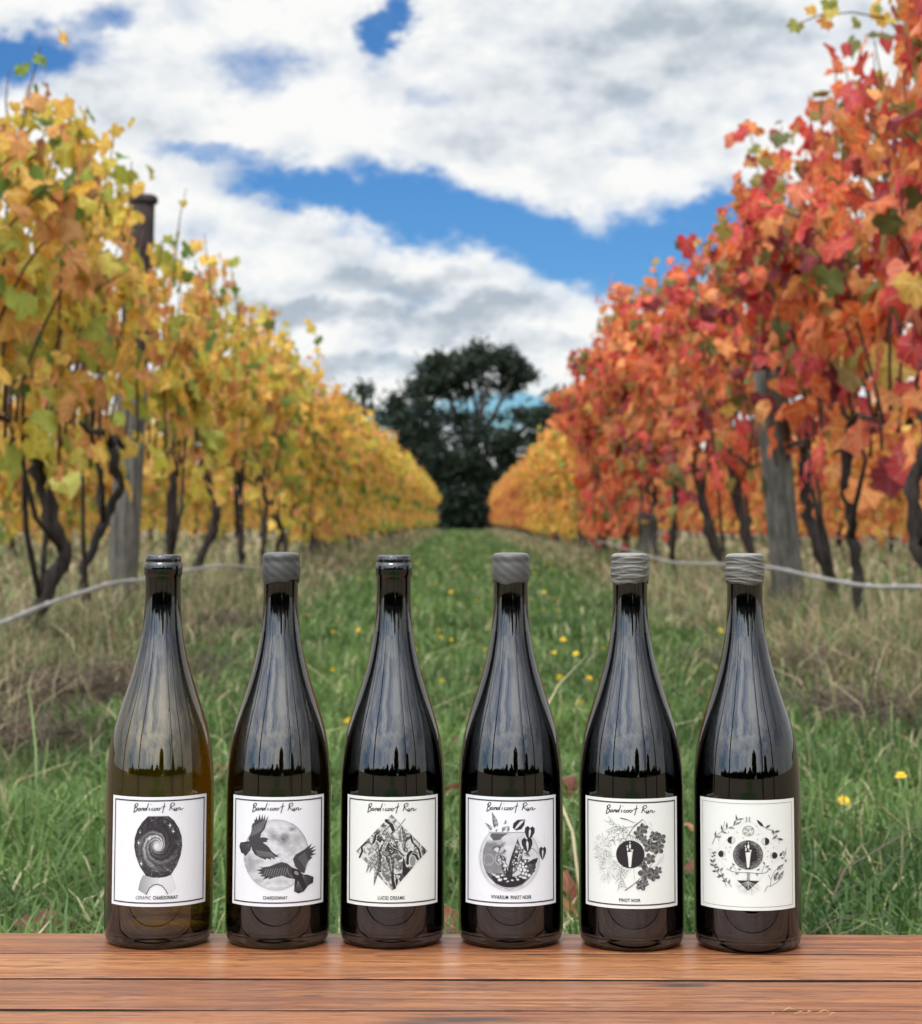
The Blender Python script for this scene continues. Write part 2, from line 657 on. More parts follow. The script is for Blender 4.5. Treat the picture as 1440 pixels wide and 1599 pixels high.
def art_material():
    m, N, out = mat('printed_artwork')
    at = N.new('ShaderNodeAttribute', attribute_name='tint')
    b = principled(N, out, Base_Color=at.outputs['Color'], Roughness=0.6)
    b.inputs['Specular IOR Level'].default_value = 0.08
    return m


M_ART = art_material()


def wax_material(name, dark, light):
    m, N, out = mat(name)
    at = N.new('ShaderNodeAttribute', attribute_name='tint')
    tc = N.new('ShaderNodeTexCoord')
    n = N.noise(tc.outputs['Object'], 220, 4, 0.6)
    c = N.mix(at.outputs['Fac'], dark, light)
    c = N.mix(N.math('MULTIPLY', N.lin(n, 0.4, 0.7), 0.25), c, tuple(x * 0.7 for x in dark))
    b = principled(N, out, Base_Color=c, Roughness=0.42)
    b.inputs['Specular IOR Level'].default_value = 0.5
    return m


M_WAX_GREY = wax_material('grey_wax', (0.050, 0.048, 0.043), (0.11, 0.107, 0.097))
M_WAX_DARK = wax_material('dark_grey_wax', (0.034, 0.033, 0.029), (0.075, 0.073, 0.066))
M_WAX_BEIGE = wax_material('beige_wax', (0.062, 0.059, 0.048), (0.20, 0.192, 0.16))

# ------------------------------------------------------------------ ground


def vnoise(x, y, s=1.0, seed=0.0):
    """cheap smooth pseudo noise, about -1..1"""
    x = np.asarray(x) * s + seed * 13.7
    y = np.asarray(y) * s + seed * 7.3
    return (np.sin(1.7 * x + 1.3 * np.sin(0.9 * y + seed)) + np.sin(2.1 * y + 1.1 * np.sin(1.3 * x - seed)) +
            0.6 * np.sin(3.7 * x - 2.9 * y + seed) + 0.5 * np.sin(5.3 * y + 4.1 * x)) / 3.1


def ground_height(x, y):
    ax = np.abs(x)
    fade = np.clip((np.asarray(y) - 1.5) / 2.0, 0, 1) * np.clip(1.6 - np.asarray(y) / 90.0, 0, 1)
    return fade * (0.018 * vnoise(x, y, 1.6, 1) + 0.05 * np.exp(-((ax - 1.75) / 0.4) ** 2) * 0.6)


def make_ground():
    xs = np.unique(np.concatenate([np.linspace(-900, -12, 12), np.linspace(-12, -4, 17), np.linspace(-4, 4, 81), np.linspace(4, 12, 17), np.linspace(12, 900, 12)]))
    ys = np.unique(np.concatenate([np.linspace(-300, -6, 12), np.linspace(-6, 1, 15), np.linspace(1, 20, 190), np.linspace(20, 60, 120), np.linspace(60, 160, 40), np.linspace(160, 1600, 10)]))
    X, Y = np.meshgrid(xs, ys)
    Z = ground_height(X, Y)
    V = np.stack([X, Y, Z], -1).reshape(-1, 3)
    nx, ny = len(xs), len(ys)
    i = np.arange(nx - 1)[None, :] + nx * np.arange(ny - 1)[:, None]
    F = np.stack([i, i + 1, i + 1 + nx, i + nx], -1).reshape(-1, 4)
    o = link('ground', npmesh('ground', V, F, M_GROUND, True))
    tag(o, 'grassy vineyard floor running between the two vine rows', kind='structure')


make_ground()
rng = np.random.default_rng(7)


def blades(x, y, h, w, lean, tint, seed, name, label, curl=1.0, flat=None):
    """curved blades of grass as one mesh"""
    r = np.random.default_rng(seed)
    n = len(x)
    az = r.uniform(0, 2 * np.pi, n)
    dx, dy = np.cos(az), np.sin(az)
    # width direction at random to the lean
    wa = az + np.pi / 2 + r.normal(0, 0.5, n)
    wx, wy = np.cos(wa) * w / 2, np.sin(wa) * w / 2
    z0 = ground_height(x, y) - 0.004
    V = np.zeros((n, 7, 3), np.float32)
    for k, (t, ws) in enumerate(((0, 0.8), (0.4, 1.0), (0.75, 0.7))):
        off = lean * h * (t ** 2) * curl
        zz = h * (t - 0.38 * np.clip(lean, 0, 1.6) * t ** 2.2)
        for s, sg in ((0, -1), (1, 1)):
            V[:, 2 * k + s, 0] = x + dx * off + sg * wx * ws
            V[:, 2 * k + s, 1] = y + dy * off + sg * wy * ws
            V[:, 2 * k + s, 2] = z0 + zz
    off = lean * h * curl
    V[:, 6, 0] = x + dx * off
    V[:, 6, 1] = y + dy * off
    V[:, 6, 2] = z0 + h * (1 - 0.38 * np.clip(lean, 0, 1.6))
    b = (np.arange(n) * 7)[:, None]
    T = np.array([[0, 1, 3], [0, 3, 2], [2, 3, 5], [2, 5, 4], [4, 5, 6]])
    F = (b[:, None, :] + T[None]).reshape(-1, 3)
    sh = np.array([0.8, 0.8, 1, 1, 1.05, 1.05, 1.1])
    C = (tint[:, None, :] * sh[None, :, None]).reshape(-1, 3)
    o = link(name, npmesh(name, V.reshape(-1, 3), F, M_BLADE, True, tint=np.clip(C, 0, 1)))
    tag(o, label, kind='stuff')
    return o


def dryness(x, y):
    ax = np.abs(x)
    t = ax + 0.28 * vnoise(x, y, 1.3, 3) + 0.16 * vnoise(x, y, 4.1, 5)
    # the near grass stays green farther out
    lim = 1.02 + 0.10 * np.clip((4.5 - y) / 2.0, 0, 1)
    return np.clip((t - lim + 0.18) / 0.42, 0, 1)


def scatter(n, y0, y1, half0, half1, seed, power=1.0):
    r = np.random.default_rng(seed)
    t = r.uniform(0, 1, n) ** power
    y = y0 + (y1 - y0) * t
    half = half0 + (half1 - half0) * t
    x = r.uniform(-1, 1, n) * half
    return x, y, r


def green_tint(x, y, r):
    n = len(x)
    k = np.clip(0.46 + 0.42 * vnoise(x, y, 1.9, 2) + 0.32 * vnoise(x, y, 6.5, 4) + r.normal(0, 0.22, n), 0, 1)[:, None]
    a, b = np.array([0.028, 0.066, 0.015]), np.array([0.135, 0.215, 0.050])
    c = a + (b - a) * k
    yel = (r.uniform(0, 1, n) < 0.08)[:, None]
    c = np.where(yel, np.array([0.42, 0.38, 0.20]) * r.uniform(0.6, 1.1, (n, 1)), c)
    return c


def straw_tint(x, y, r):
    n = len(x)
    k = np.clip(0.5 + 0.3 * vnoise(x, y, 2.7, 6) + r.normal(0, 0.28, n), 0, 1)[:, None]
    a, b = np.array([0.16, 0.118, 0.066]), np.array([0.52, 0.42, 0.245])
    c = a + (b - a) * k
    dk = (r.uniform(0, 1, n) < np.clip(0.24 + 0.3 * vnoise(x, y, 1.7, 11), 0.05, 0.8))[:, None]
    c = np.where(dk, np.array([0.075, 0.055, 0.036]) * r.uniform(0.6, 1.7, (n, 1)), c)
    g = (r.uniform(0, 1, n) < 0.36)[:, None]
    return np.where(g, np.array([0.10, 0.15, 0.045]) * r.uniform(0.7, 1.5, (n, 1)), c)


HEAPS = ((90, 1110, .20, .26, 2600), (150, 1085, .15, .22, 1300), (30, 1180, .12, .20, 700), (1250, 1055, .20, .35, 1500), (1370, 1130, .18, .28, 1300), (350, 985, .16, .35, 1000), (1180, 1060, .12, .25, 500), (330, 1060, .12, .25, 500))


def heap(x, y):
    m = np.zeros_like(x)
    for px, py, sx, sy, n in HEAPS:
        hx, hy = at_height(px, py, 0.0)
        m = np.maximum(m, np.exp(-0.5 * (((x - hx) / sx) ** 2 + ((y - hy) / sy) ** 2)))
    return m


def make_grass():
    X, Y, Hh, W, L, C = [], [], [], [], [], []

    def put(x, y, h, w, l, c):
        X.append(x); Y.append(y); Hh.append(h); W.append(w); L.append(l); C.append(c)
    DX = [[], [], [], [], [], []]

    def putd(*a):
        for s, v in zip(DX, a):
            s.append(v)
    for (n, y0, y1, h0, h1, hm, wm, seed) in ((42000, 2.0, 4.6, 0.95, 1.35, .085, .0042, 11), (48000, 4.6, 8.5, 1.4, 2.2, .085, .0055, 12),
                                             (42000, 8.5, 18, 2.0, 3.0, .085, .010, 13), (30000, 18, 45, 2.4, 3.0, .085, .022, 14),
                                             (14000, 45, 110, 2.4, 2.4, .09, .05, 15)):
        x, y, r = scatter(n, y0, y1, h0, h1, seed)
        dr = dryness(x, y)
        isd = r.uniform(0, 1, n) < dr * 0.9
        hp = heap(x, y)
        keep = ~isd & (r.uniform(0, 1, n) < (1 - 0.55 * dr) * (1 - .95 * hp))
        isd &= r.uniform(0, 1, n) > hp * .8
        g = np.where(keep)[0]
        cl = np.clip(0.88 + 0.55 * vnoise(x[g], y[g], 3.3, 8), 0.25, 1.8)
        put(x[g], y[g], hm * cl * r.uniform(0.5, 1.5, len(g)), wm * r.uniform(0.6, 1.3, len(g)), np.abs(r.normal(0.75, 0.45, len(g))), green_tint(x[g], y[g], r))
        d = np.where(isd)[0]
        cl = np.clip(1 + 0.5 * vnoise(x[d], y[d], 2.2, 9), 0.3, 1.8)
        under = np.exp(-((np.abs(x[d]) - 1.9) / 0.55) ** 2)
        hd = (0.075 + 0.12 * under) * cl * r.uniform(0.5, 1.5, len(d)) * np.clip(0.55 + y[d] / 16, 0.6, 1.15)
        putd(x[d], y[d], hd, wm * 0.75 * r.uniform(0.5, 1.2, len(d)), np.abs(r.normal(0.9, 0.5, len(d))), straw_tint(x[d], y[d], r))
    # the strips beyond the two rows
    for s in (-1, 1):
        x, y, r = scatter(26000, 7, 45, 1, 1, 20 + s)
        x = s * (2.2 + (r.uniform(0, 1, len(x)) ** 0.8) * (1.0 + y * 0.16))
        h = 0.20 * r.uniform(0.4, 1.6, len(x))
        c = straw_tint(x, y, r)
        putd(x, y, h, 0.006 + 0.0009 * y, np.abs(r.normal(0.8, 0.4, len(x))), c)
    cat = np.concatenate
    blades(cat(X), cat(Y), cat(Hh), cat(W), cat(L), cat(C), 31, 'grass', 'lush green grass on the aisle between the vine rows')
    x, y, h, w, l, c = (cat(v) for v in DX)
    blades(x, y, h, w, l, c, 32, 'dry_grass', 'straw coloured dry grass along the foot of the vine rows')
    # long loose bents and fallen stalks in the foreground
    n = 1500
    x, y, r = scatter(n, 2.7, 8.0, 0.9, 2.2, 41)
    dr = dryness(x, y)
    k = r.uniform(0, 1, n) < 0.12 + 0.88 * dr
    x, y = x[k], y[k]
    n = len(x)
    blades(x, y, r.uniform(0.15, 0.42, n), r.uniform(0.002, 0.0045, n), np.abs(r.normal(1.25, 0.45, n)), straw_tint(x, y, r) * 1.1, 42, 'dry_grass',
           'long pale bents bending over the nearer grass', 1.2)
    # brown heaps of dead grass beside the aisle
    XX, YY, HH, LL = [], [], [], []
    for (px, py, sx, sy, n) in HEAPS:
        Xc, Yc = at_height(px, py, 0.0)
        x = rng.normal(Xc, sx, n)
        y = rng.normal(Yc, sy, n)
        XX.append(x); YY.append(y)
        HH.append(rng.uniform(0.05, 0.17, n)); LL.append(np.abs(rng.normal(1.4, 0.5, n)))
    x, y = cat(XX), cat(YY)
    n = len(x)
    k = np.clip(rng.normal(0.30, 0.3, (n, 1)), 0, 1)
    c = np.array([0.030, 0.021, 0.016]) + (np.array([0.20, 0.145, 0.095]) - np.array([0.030, 0.021, 0.016])) * k
    blades(x, y, cat(HH), rng.uniform(0.003, 0.006, n), cat(LL), c, 43, 'dead_grass', 'brown matted heaps of dead grass beside the aisle', 1.1)


make_grass()

# ------------------------------------------------------------------ vine leaves


def leaf_outline(n=26, seed=0):
    """polar outline of a five lobed vine leaf, stalk at the origin, tip at +y"""
    r = random.Random(seed)
    pts = []
    for k in range(n):
        a = -math.pi + 2 * math.pi * (k + 0.5) / n          # 0 = tip
        d = abs(a)
        lob = 0
        for c, amp, w in ((0, 1.0, 0.33), (R(52), 0.93, 0.30), (R(108), 0.74, 0.34)):
            lob = max(lob, amp * math.exp(-((d - c) / w) ** 2 * 0.9))
        rad = 0.66 + 0.34 * lob
        if d > R(150):
            rad *= max(0.30, 1 - (d - R(150)) / R(30) * 0.75)
        rad *= 1 + (0.05 if k % 2 else -0.05) + r.uniform(-0.04, 0.04)
        pts.append((rad * math.sin(a) * 1.02, rad * math.cos(a)))
    return pts


def leaf_data(seed, n=26):
    r = random.Random(seed * 7 + 3)
    o = leaf_outline(n, seed)
    fold = r.uniform(0.15, 0.75)
    droop = r.uniform(0.2, 0.8)
    ph = r.uniform(0, 6.28)

    def lift(x, y):
        q = math.hypot(x, y)
        return fold * abs(x) * 0.6 - droop * q * q * 0.55 + 0.14 * q * math.sin(3 * math.atan2(x, y) + ph) + 0.05 * math.sin(7 * x + 5 * y + ph)
    V = [(0, 0, 0)]
    UV = [(0, 0)]
    for f in (0.55, 1.0):
        for x, y in o:
            V.append((x * f, y * f, lift(x * f, y * f)))
            UV.append((x * f, y * f))
    F = []
    for k in range(n):
        k2 = (k + 1) % n
        F.append((0, 1 + k, 1 + k2))
        F.append((1 + k, 1 + n + k, 1 + n + k2))
        F.append((1 + k, 1 + n + k2, 1 + k2))
    return np.array(V, np.float32), np.array(F, np.int32), np.array(UV, np.float32)


LEAF_RAW = [leaf_data(s, 26) for s in range(6)]
LEAF_LOW = [leaf_data(s, 12) for s in range(6)]
LEAF_MESH = [npmesh('leaf', v, f, M_LEAF, True, tint=np.ones((len(v), 3)), uv=u) for v, f, u in LEAF_RAW]

PAL = {
    'gold': [((0.70, 0.39, 0.06), 5.5), ((0.76, 0.47, 0.09), 4.5), ((0.66, 0.31, 0.10), 2.6), ((0.58, 0.45, 0.060), 3.8), ((0.38, 0.39, 0.06), 3.8), ((0.15, 0.23, 0.04), 3.6), ((0.36, 0.16, 0.06), 0.9)],
    'red': [((0.62, 0.070, 0.042), 5.2), ((0.70, 0.165, 0.050), 5.5), ((0.70, 0.26, 0.075), 4), ((0.50, 0.050, 0.045), 2.0), ((0.24, 0.035, 0.042), 1.8), ((0.30, 0.23, 0.06), 2.8), ((0.15, 0.16, 0.045), 2.2), ((0.64, 0.43, 0.09), 1.0), ((0.68, 0.20, 0.10), 2.0)],
    'orange': [((0.68, 0.24, 0.06), 4), ((0.68, 0.34, 0.07), 3), ((0.60, 0.14, 0.06), 2), ((0.60, 0.42, 0.08), 2), ((0.25, 0.24, 0.05), 0.8)],
    'amber': [((0.68, 0.40, 0.06), 4), ((0.68, 0.30, 0.06), 3), ((0.50, 0.40, 0.07), 2), ((0.26, 0.28, 0.05), 1)],
}


def pick_colours(pal, P, r, seed):
    """clustered choice: neighbouring leaves tend to share a colour"""
    cols = np.array([c for c, _ in PAL[pal]])
    wt_ = np.array([w for _, w in PAL[pal]], float)
    cum = np.cumsum(wt_ / wt_.sum())
    n = len(P)
    field = 0.5 + 0.34 * vnoise(P[:, 1] + seed, P[:, 2], 4.2, seed % 5)
    q = np.where(r.uniform(0, 1, n) < 0.42, np.clip(field, 0, 0.999), r.uniform(0, 0.999, n))
    idx = np.searchsorted(cum, q)
    c = cols[np.clip(idx, 0, len(cols) - 1)]
    return np.clip(c * r.uniform(0.8, 1.15, (n, 1)) * r.uniform(0.94, 1.06, (n, 3)), 0.005, 0.9)


def grow_vine(seed, pal, top=2.1, bulge=0.30, shoots=20, trunk=None, spread=0.82, low=0, size=1.0):
    """local frame: +x towards the aisle, y along the row. Returns trunk, canes and leaves"""
    r = np.random.default_rng(seed)
    if trunk is None:
        lx, ly = r.normal(0, 0.07), r.normal(0, 0.14)
        trunk = [(0, 0, -0.03), (lx * .5 + r.normal(0, .02), ly * .4, .2), (lx + r.normal(0, .03), ly, .42), (lx * .6 + r.normal(0, .03), ly * 1.1, .62), (lx * .5, ly * .9, .80)]
    head = np.array(trunk[-1])
    rad = np.linspace(0.027, 0.021, len(trunk)) * r.uniform(0.8, 1.25)
    rad[0] *= 1.25
    rad[-1] *= 1.2
    # arms and canes
    canes = []
    arms = []
    for s in (-1, 1):
        e = np.array([r.normal(0, .04), head[1] + s * spread * 0.9, 0.88 + r.normal(0, .04)])
        mid = head * 0.5 + e * 0.5 + np.array([r.normal(0, .03), 0, r.normal(0.03, .03)])
        arms.append(([tuple(head), tuple(head * .75 + mid * .25 + np.array([0, 0, .05])), tuple(mid), tuple(e)], [.021, .017, .012, .008]))
    LP, LD, shoots_pts = [], [], []
    for k in range(shoots):
        y0 = head[1] * 0.6 + (-spread + 2 * spread * (k + r.uniform(0.1, 0.9)) / shoots)
        z0 = 0.76 + 0.12 * min(1, abs(y0 - head[1]) / .5) + r.normal(0, .04)
        x0 = r.normal(0, .04)
        flop = r.uniform() < 0.36
        L = (top - z0) * r.uniform(0.76, 1.14)
        dx = r.normal(0.04, 0.09)
        dy = r.normal(0, 0.12)
        pts = []
        m = 10
        side = 1 if r.uniform() < 0.68 else -1
        for j in range(m + 1):
            t = j / m
            if flop:
                xx = x0 + side * (bulge * 1.15) * (t ** 1.4) + 0.02 * math.sin(7 * t + k)
                zz = z0 + L * 0.92 * (t - 0.34 * max(0, t - 0.45) ** 1.5 * 2.4)
            else:
                xx = x0 + dx * t + 0.03 * math.sin(5 * t + k)
                zz = z0 + L * t
            pts.append((xx, y0 + dy * t + 0.025 * math.sin(6 * t + 2 * k), zz))
        shoots_pts.append(pts)
        P = np.array(pts)
        nodes = int(L / (0.070 if low else 0.082))
        for j in range(1, nodes + 1):
            t = min(0.999, (j + r.uniform(-.3, .3)) / nodes)
            t = max(0.02, t)
            f = t * m
            i0 = int(f)
            b = P[i0] * (1 - f + i0) + P[i0 + 1] * (f - i0)
            cnt = 1 + (r.uniform() < 0.55) + (r.uniform() < 0.22)
            if not low and t < 0.30 and r.uniform() < 0.62:
                continue
            for _ in range(cnt):
                an = r.uniform(0, 6.283)
                pl = r.uniform(0.03, 0.13) * (1 - 0.35 * t)
                ex = 1.25 if math.cos(an) > 0 else 0.9
                o = np.array([math.cos(an) * pl * ex + bulge * 0.16 * r.uniform(0, 1) * (1 - 0.5 * t), math.sin(an) * pl, r.uniform(-.05, .05)])
                LP.append(b + o)
                LD.append((math.cos(an), math.sin(an), t))
        # a few low hanging leaves
        for _ in range((r.integers(1, 4) + low) if low else r.integers(0, 2)):
            LP.append(np.array([r.normal(0.06, .12), y0 + r.normal(0, .08), z0 - r.uniform(-.05, 0.20 + 0.09 * low)]))
            LD.append((1, 0, 0.1))
    LP, LD = np.array(LP), np.array(LD)
    n = len(LP)
    # outward facing, tips hanging
    nx = np.where(LP[:, 0] > 0.0, 1.0, -1.0) * 0.75 + LD[:, 0] * 0.7
    Nn = np.stack([nx, LD[:, 1] * 0.55 + r.normal(0, .55, n), np.full(n, 0.35) + r.normal(0, .45, n)], 1)
    Nn /= np.linalg.norm(Nn, axis=1)[:, None]
    T = np.stack([r.normal(0, .35, n) + 0.25 * LD[:, 0], r.normal(0, .5, n), np.full(n, -1.0) + r.normal(0, .3, n)], 1)
    T -= (T * Nn).sum(1)[:, None] * Nn
    T /= np.linalg.norm(T, axis=1)[:, None]
    S = size * (0.047 + 0.060 * r.uniform(0, 1, n) ** 1.6) * (1.08 - 0.40 * LD[:, 2] ** 2)
    B = np.cross(T, Nn)
    C = pick_colours(pal, LP, r, seed)
    Mx = np.stack([B, T, Nn], -1)          # columns
    return dict(trunk=(trunk, list(rad)), arms=arms, canes=shoots_pts, P=LP, M=Mx, S=S, C=C, V=r.integers(0, 6, n), head=head)


def foliage_mesh(d, idx, raws):
    Vs, Fs, Cs, Us = [], [], [], []
    off = 0
    for i in idx:
        v, f, u = raws[d['V'][i]]
        w = (v * d['S'][i]) @ d['M'][i].T + d['P'][i]
        Vs.append(w)
        Fs.append(f + off)
        Cs.append(np.repeat(d['C'][i][None], len(v), 0))
        Us.append(u)
        off += len(v)
    return npmesh('foliage', np.concatenate(Vs), np.concatenate(Fs), M_LEAF, True, tint=np.concatenate(Cs), uv=np.concatenate(Us))


def cane_mesh(pts, r0=0.0068):
    v, f = tube(pts, [r0 * (1 - 0.7 * i / (len(pts) - 1)) + 0.0006 for i in range(len(pts))], 5)
    return pymesh('cane', v, f, M_CANE, True)


def trunk_mesh(d, seed, arms=True):
    rr = random.Random(seed)
    pts, rad = d['trunk']
    # refine with kinks
    P, Rr = [], []
    for i in range(len(pts) - 1):
        for t in (0, 0.2, 0.4, 0.6, 0.8):
            a, b = Vector(pts[i]), Vector(pts[i + 1])
            P.append(a.lerp(b, t) + Vector((rr.uniform(-.012, .012), rr.uniform(-.012, .012), 0)))
            Rr.append((rad[i] * (1 - t) + rad[i + 1] * t) * rr.uniform(.80, 1.22))
    P.append(Vector(pts[-1]))
    Rr.append(rad[-1])
    P.append(Vector(pts[-1]) + Vector((0, 0, .04)))
    Rr.append(rad[-1] * 0.5)
    parts = [tube(P, Rr, 11, rr, 0.20)]
    if arms:
        for ap, ar in d['arms']:
            parts.append(tube(ap, ar, 6, rr, 0.1))
    if arms:
        for _ in range(rr.choice((1, 2, 2, 3))):
            i = rr.randrange(1, max(2, len(pts) - 2))
            a = Vector(pts[i])
            sy = rr.choice((-1, 1)) * rr.uniform(.12, .38)
            e = Vector((rr.uniform(-.08, .10), a.y + sy, rr.uniform(.86, 1.15)))
            m1 = a.lerp(e, .35) + Vector((rr.uniform(-.03, .03), sy * .25, -.03))
            m2 = a.lerp(e, .72) + Vector((rr.uniform(-.04, .04), sy * .12, .02))
            parts.append(tube([a, m1, m2, e], [.013, .012, .009, .006], 6, rr, .12))
    v, f = merge(parts)
    return pymesh('trunk', v, f, M_BARK, True)


LEAF_OBJECTS = 300


def near_vine(x, y, rz, seed, pal, label, group, **kw):
    d = grow_vine(seed, pal, **kw)
    root = empty('grapevine', (x, y, float(ground_height(x, y))), rz)
    tag(root, label, 'grapevine', group)
    link('trunk', trunk_mesh(d, seed), root)
    for pts in d['canes'][::1]:
        link('cane', cane_mesh(pts), root)
    n = len(d['P'])
    # the leaves on the aisle side and the large ones are single parts
    score = d['P'][:, 0] * 3.0 + d['S'] * 12
    order = np.argsort(-score)
    for i in order[:LEAF_OBJECTS]:
        o = bpy.data.objects.new('leaf', LEAF_MESH[d['V'][i]])
        COL.objects.link(o)
        o.parent = root
        m = np.eye(4)
        m[:3, :3] = d['M'][i] * d['S'][i]
        m[:3, 3] = d['P'][i]
        o.matrix_local = Matrix(m.tolist())
        o.color = (*d['C'][i], 1)
    rest = order[LEAF_OBJECTS:]
    if len(rest):
        f = link('foliage', foliage_mesh(d, rest, LEAF_LOW), root)
        f['kind'] = 'stuff'
    return root


ROW_X = 1.70
L_NEAR = [6.7, 8.25, 9.6, 12.2, 14.1, 15.8, 17.5, 19.2]
R_NEAR = [6.0, 7.35, 9.15, 10.7, 12.75, 14.9, 16.8, 18.6]
L_LAB = ['golden grapevine at the left picture edge, nearest of the yellow row',
         'yellow-leaved grapevine with thick dark trunk kinked at mid height, left edge',
         'golden grapevine with leaning trunk just before the left post',
         'yellow-green grapevine just beyond the left post, behind the first bottle',
         'golden grapevine with bent trunk above the second bottle from the left',
         'golden grapevine second along beyond the kinked vine behind the left post',
         'yellow grapevine farther along the left row, its trunk thin and dark',
         'yellow grapevine in the left row, last before leaves blur together']
R_LAB = ['red and orange grapevine at the right picture edge, tallest in view',
         'red grapevine at the far right with large crimson leaves',
         'red grapevine with straight dark trunk right of the leaning post',
         'red grapevine whose dark trunk stands against the leaning grey post',
         'red-orange grapevine first beyond the leaning grey post',
         'red grapevine with slanting trunk above the fifth and sixth bottles',
         'crimson grapevine farther along the right row above the fifth bottle',
         'red grapevine in the right row, last before leaves blur together']
TR_L = {8.25: [(0, 0, -.03), (.06, 0, .18), (.15, .02, .37), (.10, 0, .52), (.04, -.02, .70), (.02, -.03, .82)],
        9.6: [(.02, 0, -.03), (.0, 0, .12), (-.03, .05, .29), (.06, .04, .50), (.13, .02, .66), (.10, 0, .84)],
        12.2: [(0, 0, -.03), (0.02, 0, .3), (.0, 0, .55), (.03, 0, .8)],
        14.1: [(-.12, 0, -.03), (-.08, 0, .2), (.04, 0, .45), (.05, 0, .66), (-.04, 0, .85)]}
TR_R = {9.15: [(-.02, 0, -.03), (0, .0, .2), (.03, 0, .45), (.06, .02, .68), (.04, 0, .86)],
        10.7: [(-.22, 0, -.03), (-.17, 0, .12), (-.07, 0, .40), (-.02, 0, .62), (-.02, 0, .84)],
        12.75: [(-.03, 0, -.03), (-.02, 0, .3), (.02, 0, .5), (.08, 0, .72), (.08, 0, .86)],
        14.9: [(-.20, 0, -.03), (-.14, 0, .15), (-.03, 0, .40), (.03, 0, .65), (.05, 0, .84)]}


def build_near():
    LT = [2.02, 2.10, 2.05, 1.98, 2.02, 2.1, 2.12, 2.12]
    LB = [.30, .30, .12, .20, .26, .30, .30, .30]
    for i, y in enumerate(L_NEAR):
        near_vine(-ROW_X, y, 0.0, 100 + i, 'gold', L_LAB[i], 'grapevines of the left row', top=LT[i], bulge=LB[i], trunk=TR_L.get(y), shoots=17)
    for i, y in enumerate(R_NEAR):
        near_vine(ROW_X, y, math.pi, 200 + i, 'red', R_LAB[i], 'grapevines of the right row', top=2.46 if y > 8 else 2.5, bulge=0.42, trunk=TR_R.get(y), shoots=17, size=1.06)


build_near()


def far_proto(seed, pal, **kw):
    d = grow_vine(seed, pal, **kw)
    return trunk_mesh(d, seed), foliage_mesh(d, range(len(d['P'])), LEAF_LOW)


def build_far():
    r = random.Random(5)
    protos = {
        'gold': [far_proto(300 + i, 'gold', top=2.12, bulge=0.34, shoots=17, low=3) for i in range(5)],
        'red': [far_proto(320 + i, 'red', top=2.60, bulge=0.50, shoots=20, low=3) for i in range(4)],
        'amber': [far_proto(340 + i, 'amber', top=2.05, bulge=0.36, shoots=17, low=3) for i in range(3)],
        'orange': [far_proto(360 + i, 'orange', top=2.05, bulge=0.36, shoots=17, low=3) for i in range(4)],
    }

    def put(x, y, rz, kind, label, group):
        tm, fm = protos[kind][r.randrange(len(protos[kind]))]
        root = empty('grapevine', (x + r.uniform(-.05, .05), y, float(ground_height(x, y))), rz)
        s = r.uniform(0.93, 1.07)
        root.scale = (1, r.choice((-1, 1)) * 1.0, s)
        tag(root, label, 'grapevine', group)
        link('trunk', tm, root)
        f = link('foliage', fm, root)
        f['kind'] = 'stuff'
    y = 20.9
    while y < 112:
        put(-ROW_X, y, 0, 'gold', 'yellow grapevine in the blurred distant length of the left row', 'distant yellow vines of the left row')
        y += 1.45 + r.uniform(-.12, .12)
    y = 20.5
    while y < 112:
        if y < 29:
            put(ROW_X, y, math.pi, 'red', 'red grapevine in the blurred tall stretch of the right row', 'blurred red vines of the right row')
        elif y < 49:
            put(ROW_X, y, math.pi, 'amber', 'yellow grapevine in the right row beyond the red ones', 'yellow vines beyond the red ones')
        else:
            put(ROW_X, y, math.pi, 'orange', 'orange grapevine at the distant end of the right row', 'orange vines at the end of the right row')
        y += 1.45 + r.uniform(-.12, .12)
    # rows behind the two rows, seen between the trunks
    for k, (x, kind, lab, grp) in enumerate((( 4.9, 'orange', 'orange grapevine of the row behind the red row', 'vines of the row behind the right row'),
                                             (-4.9, 'gold', 'yellow grapevine of the row behind the yellow row', 'vines of the row behind the left row'),
                                             (8.1, 'amber', 'amber grapevine two rows behind the red row', 'vines of the second row behind the right row'),
                                             (-8.1, 'gold', 'yellow grapevine two rows behind the left row', 'vines of the second row behind the left row'))):
        y = 11.0 if k < 2 else 18.0
        while y < 70:
            put(x, y, 0 if x < 0 else math.pi, kind, lab, grp)
            y += 1.7 + r.uniform(-.1, .1)


build_far()


def tall_shoot(x, y, z, pts, pal, label, n_leaf, seed, size=0.055):
    """a bare or leafy shoot that stands above the row"""
    r = np.random.default_rng(seed)
    root = empty('vine_shoot', (x, y, z))
    tag(root, label, 'vine shoot')
    link('cane', cane_mesh(pts, 0.0045), root)
    P = np.array(pts)
    cols = [c for c, _ in PAL[pal]]
    for k in range(n_leaf):
        f = (k + 0.5) / n_leaf * (len(P) - 1)
        i = int(f)
        b = P[i] * (1 - f + i) + P[i + 1] * (f - i)
        nn = Vector((r.normal(0, .6), -0.8, r.normal(.2, .4))).normalized()
        t = Vector((r.normal(0, .5), 0, -1))
        t = (t - nn * t.dot(nn)).normalized()
        m = np.eye(4)
        s = size * r.uniform(.7, 1.2)
        m[:3, 0] = np.array(t.cross(nn)) * s
        m[:3, 1] = np.array(t) * s
        m[:3, 2] = np.array(nn) * s
        m[:3, 3] = b + r.normal(0, .03, 3)
        o = link('leaf', LEAF_MESH[r.integers(0, 6)], root)
        o.matrix_local = Matrix(m.tolist())
        o.color = (*cols[r.integers(0, len(cols))], 1)


def wpt(px, py, Y):
    return at_depth(px, py, Y)


def rel(pxs, Y):
    p0 = Vector(wpt(*pxs[0], Y))
    return p0, [tuple(Vector(wpt(*p, Y)) - p0) for p in pxs]


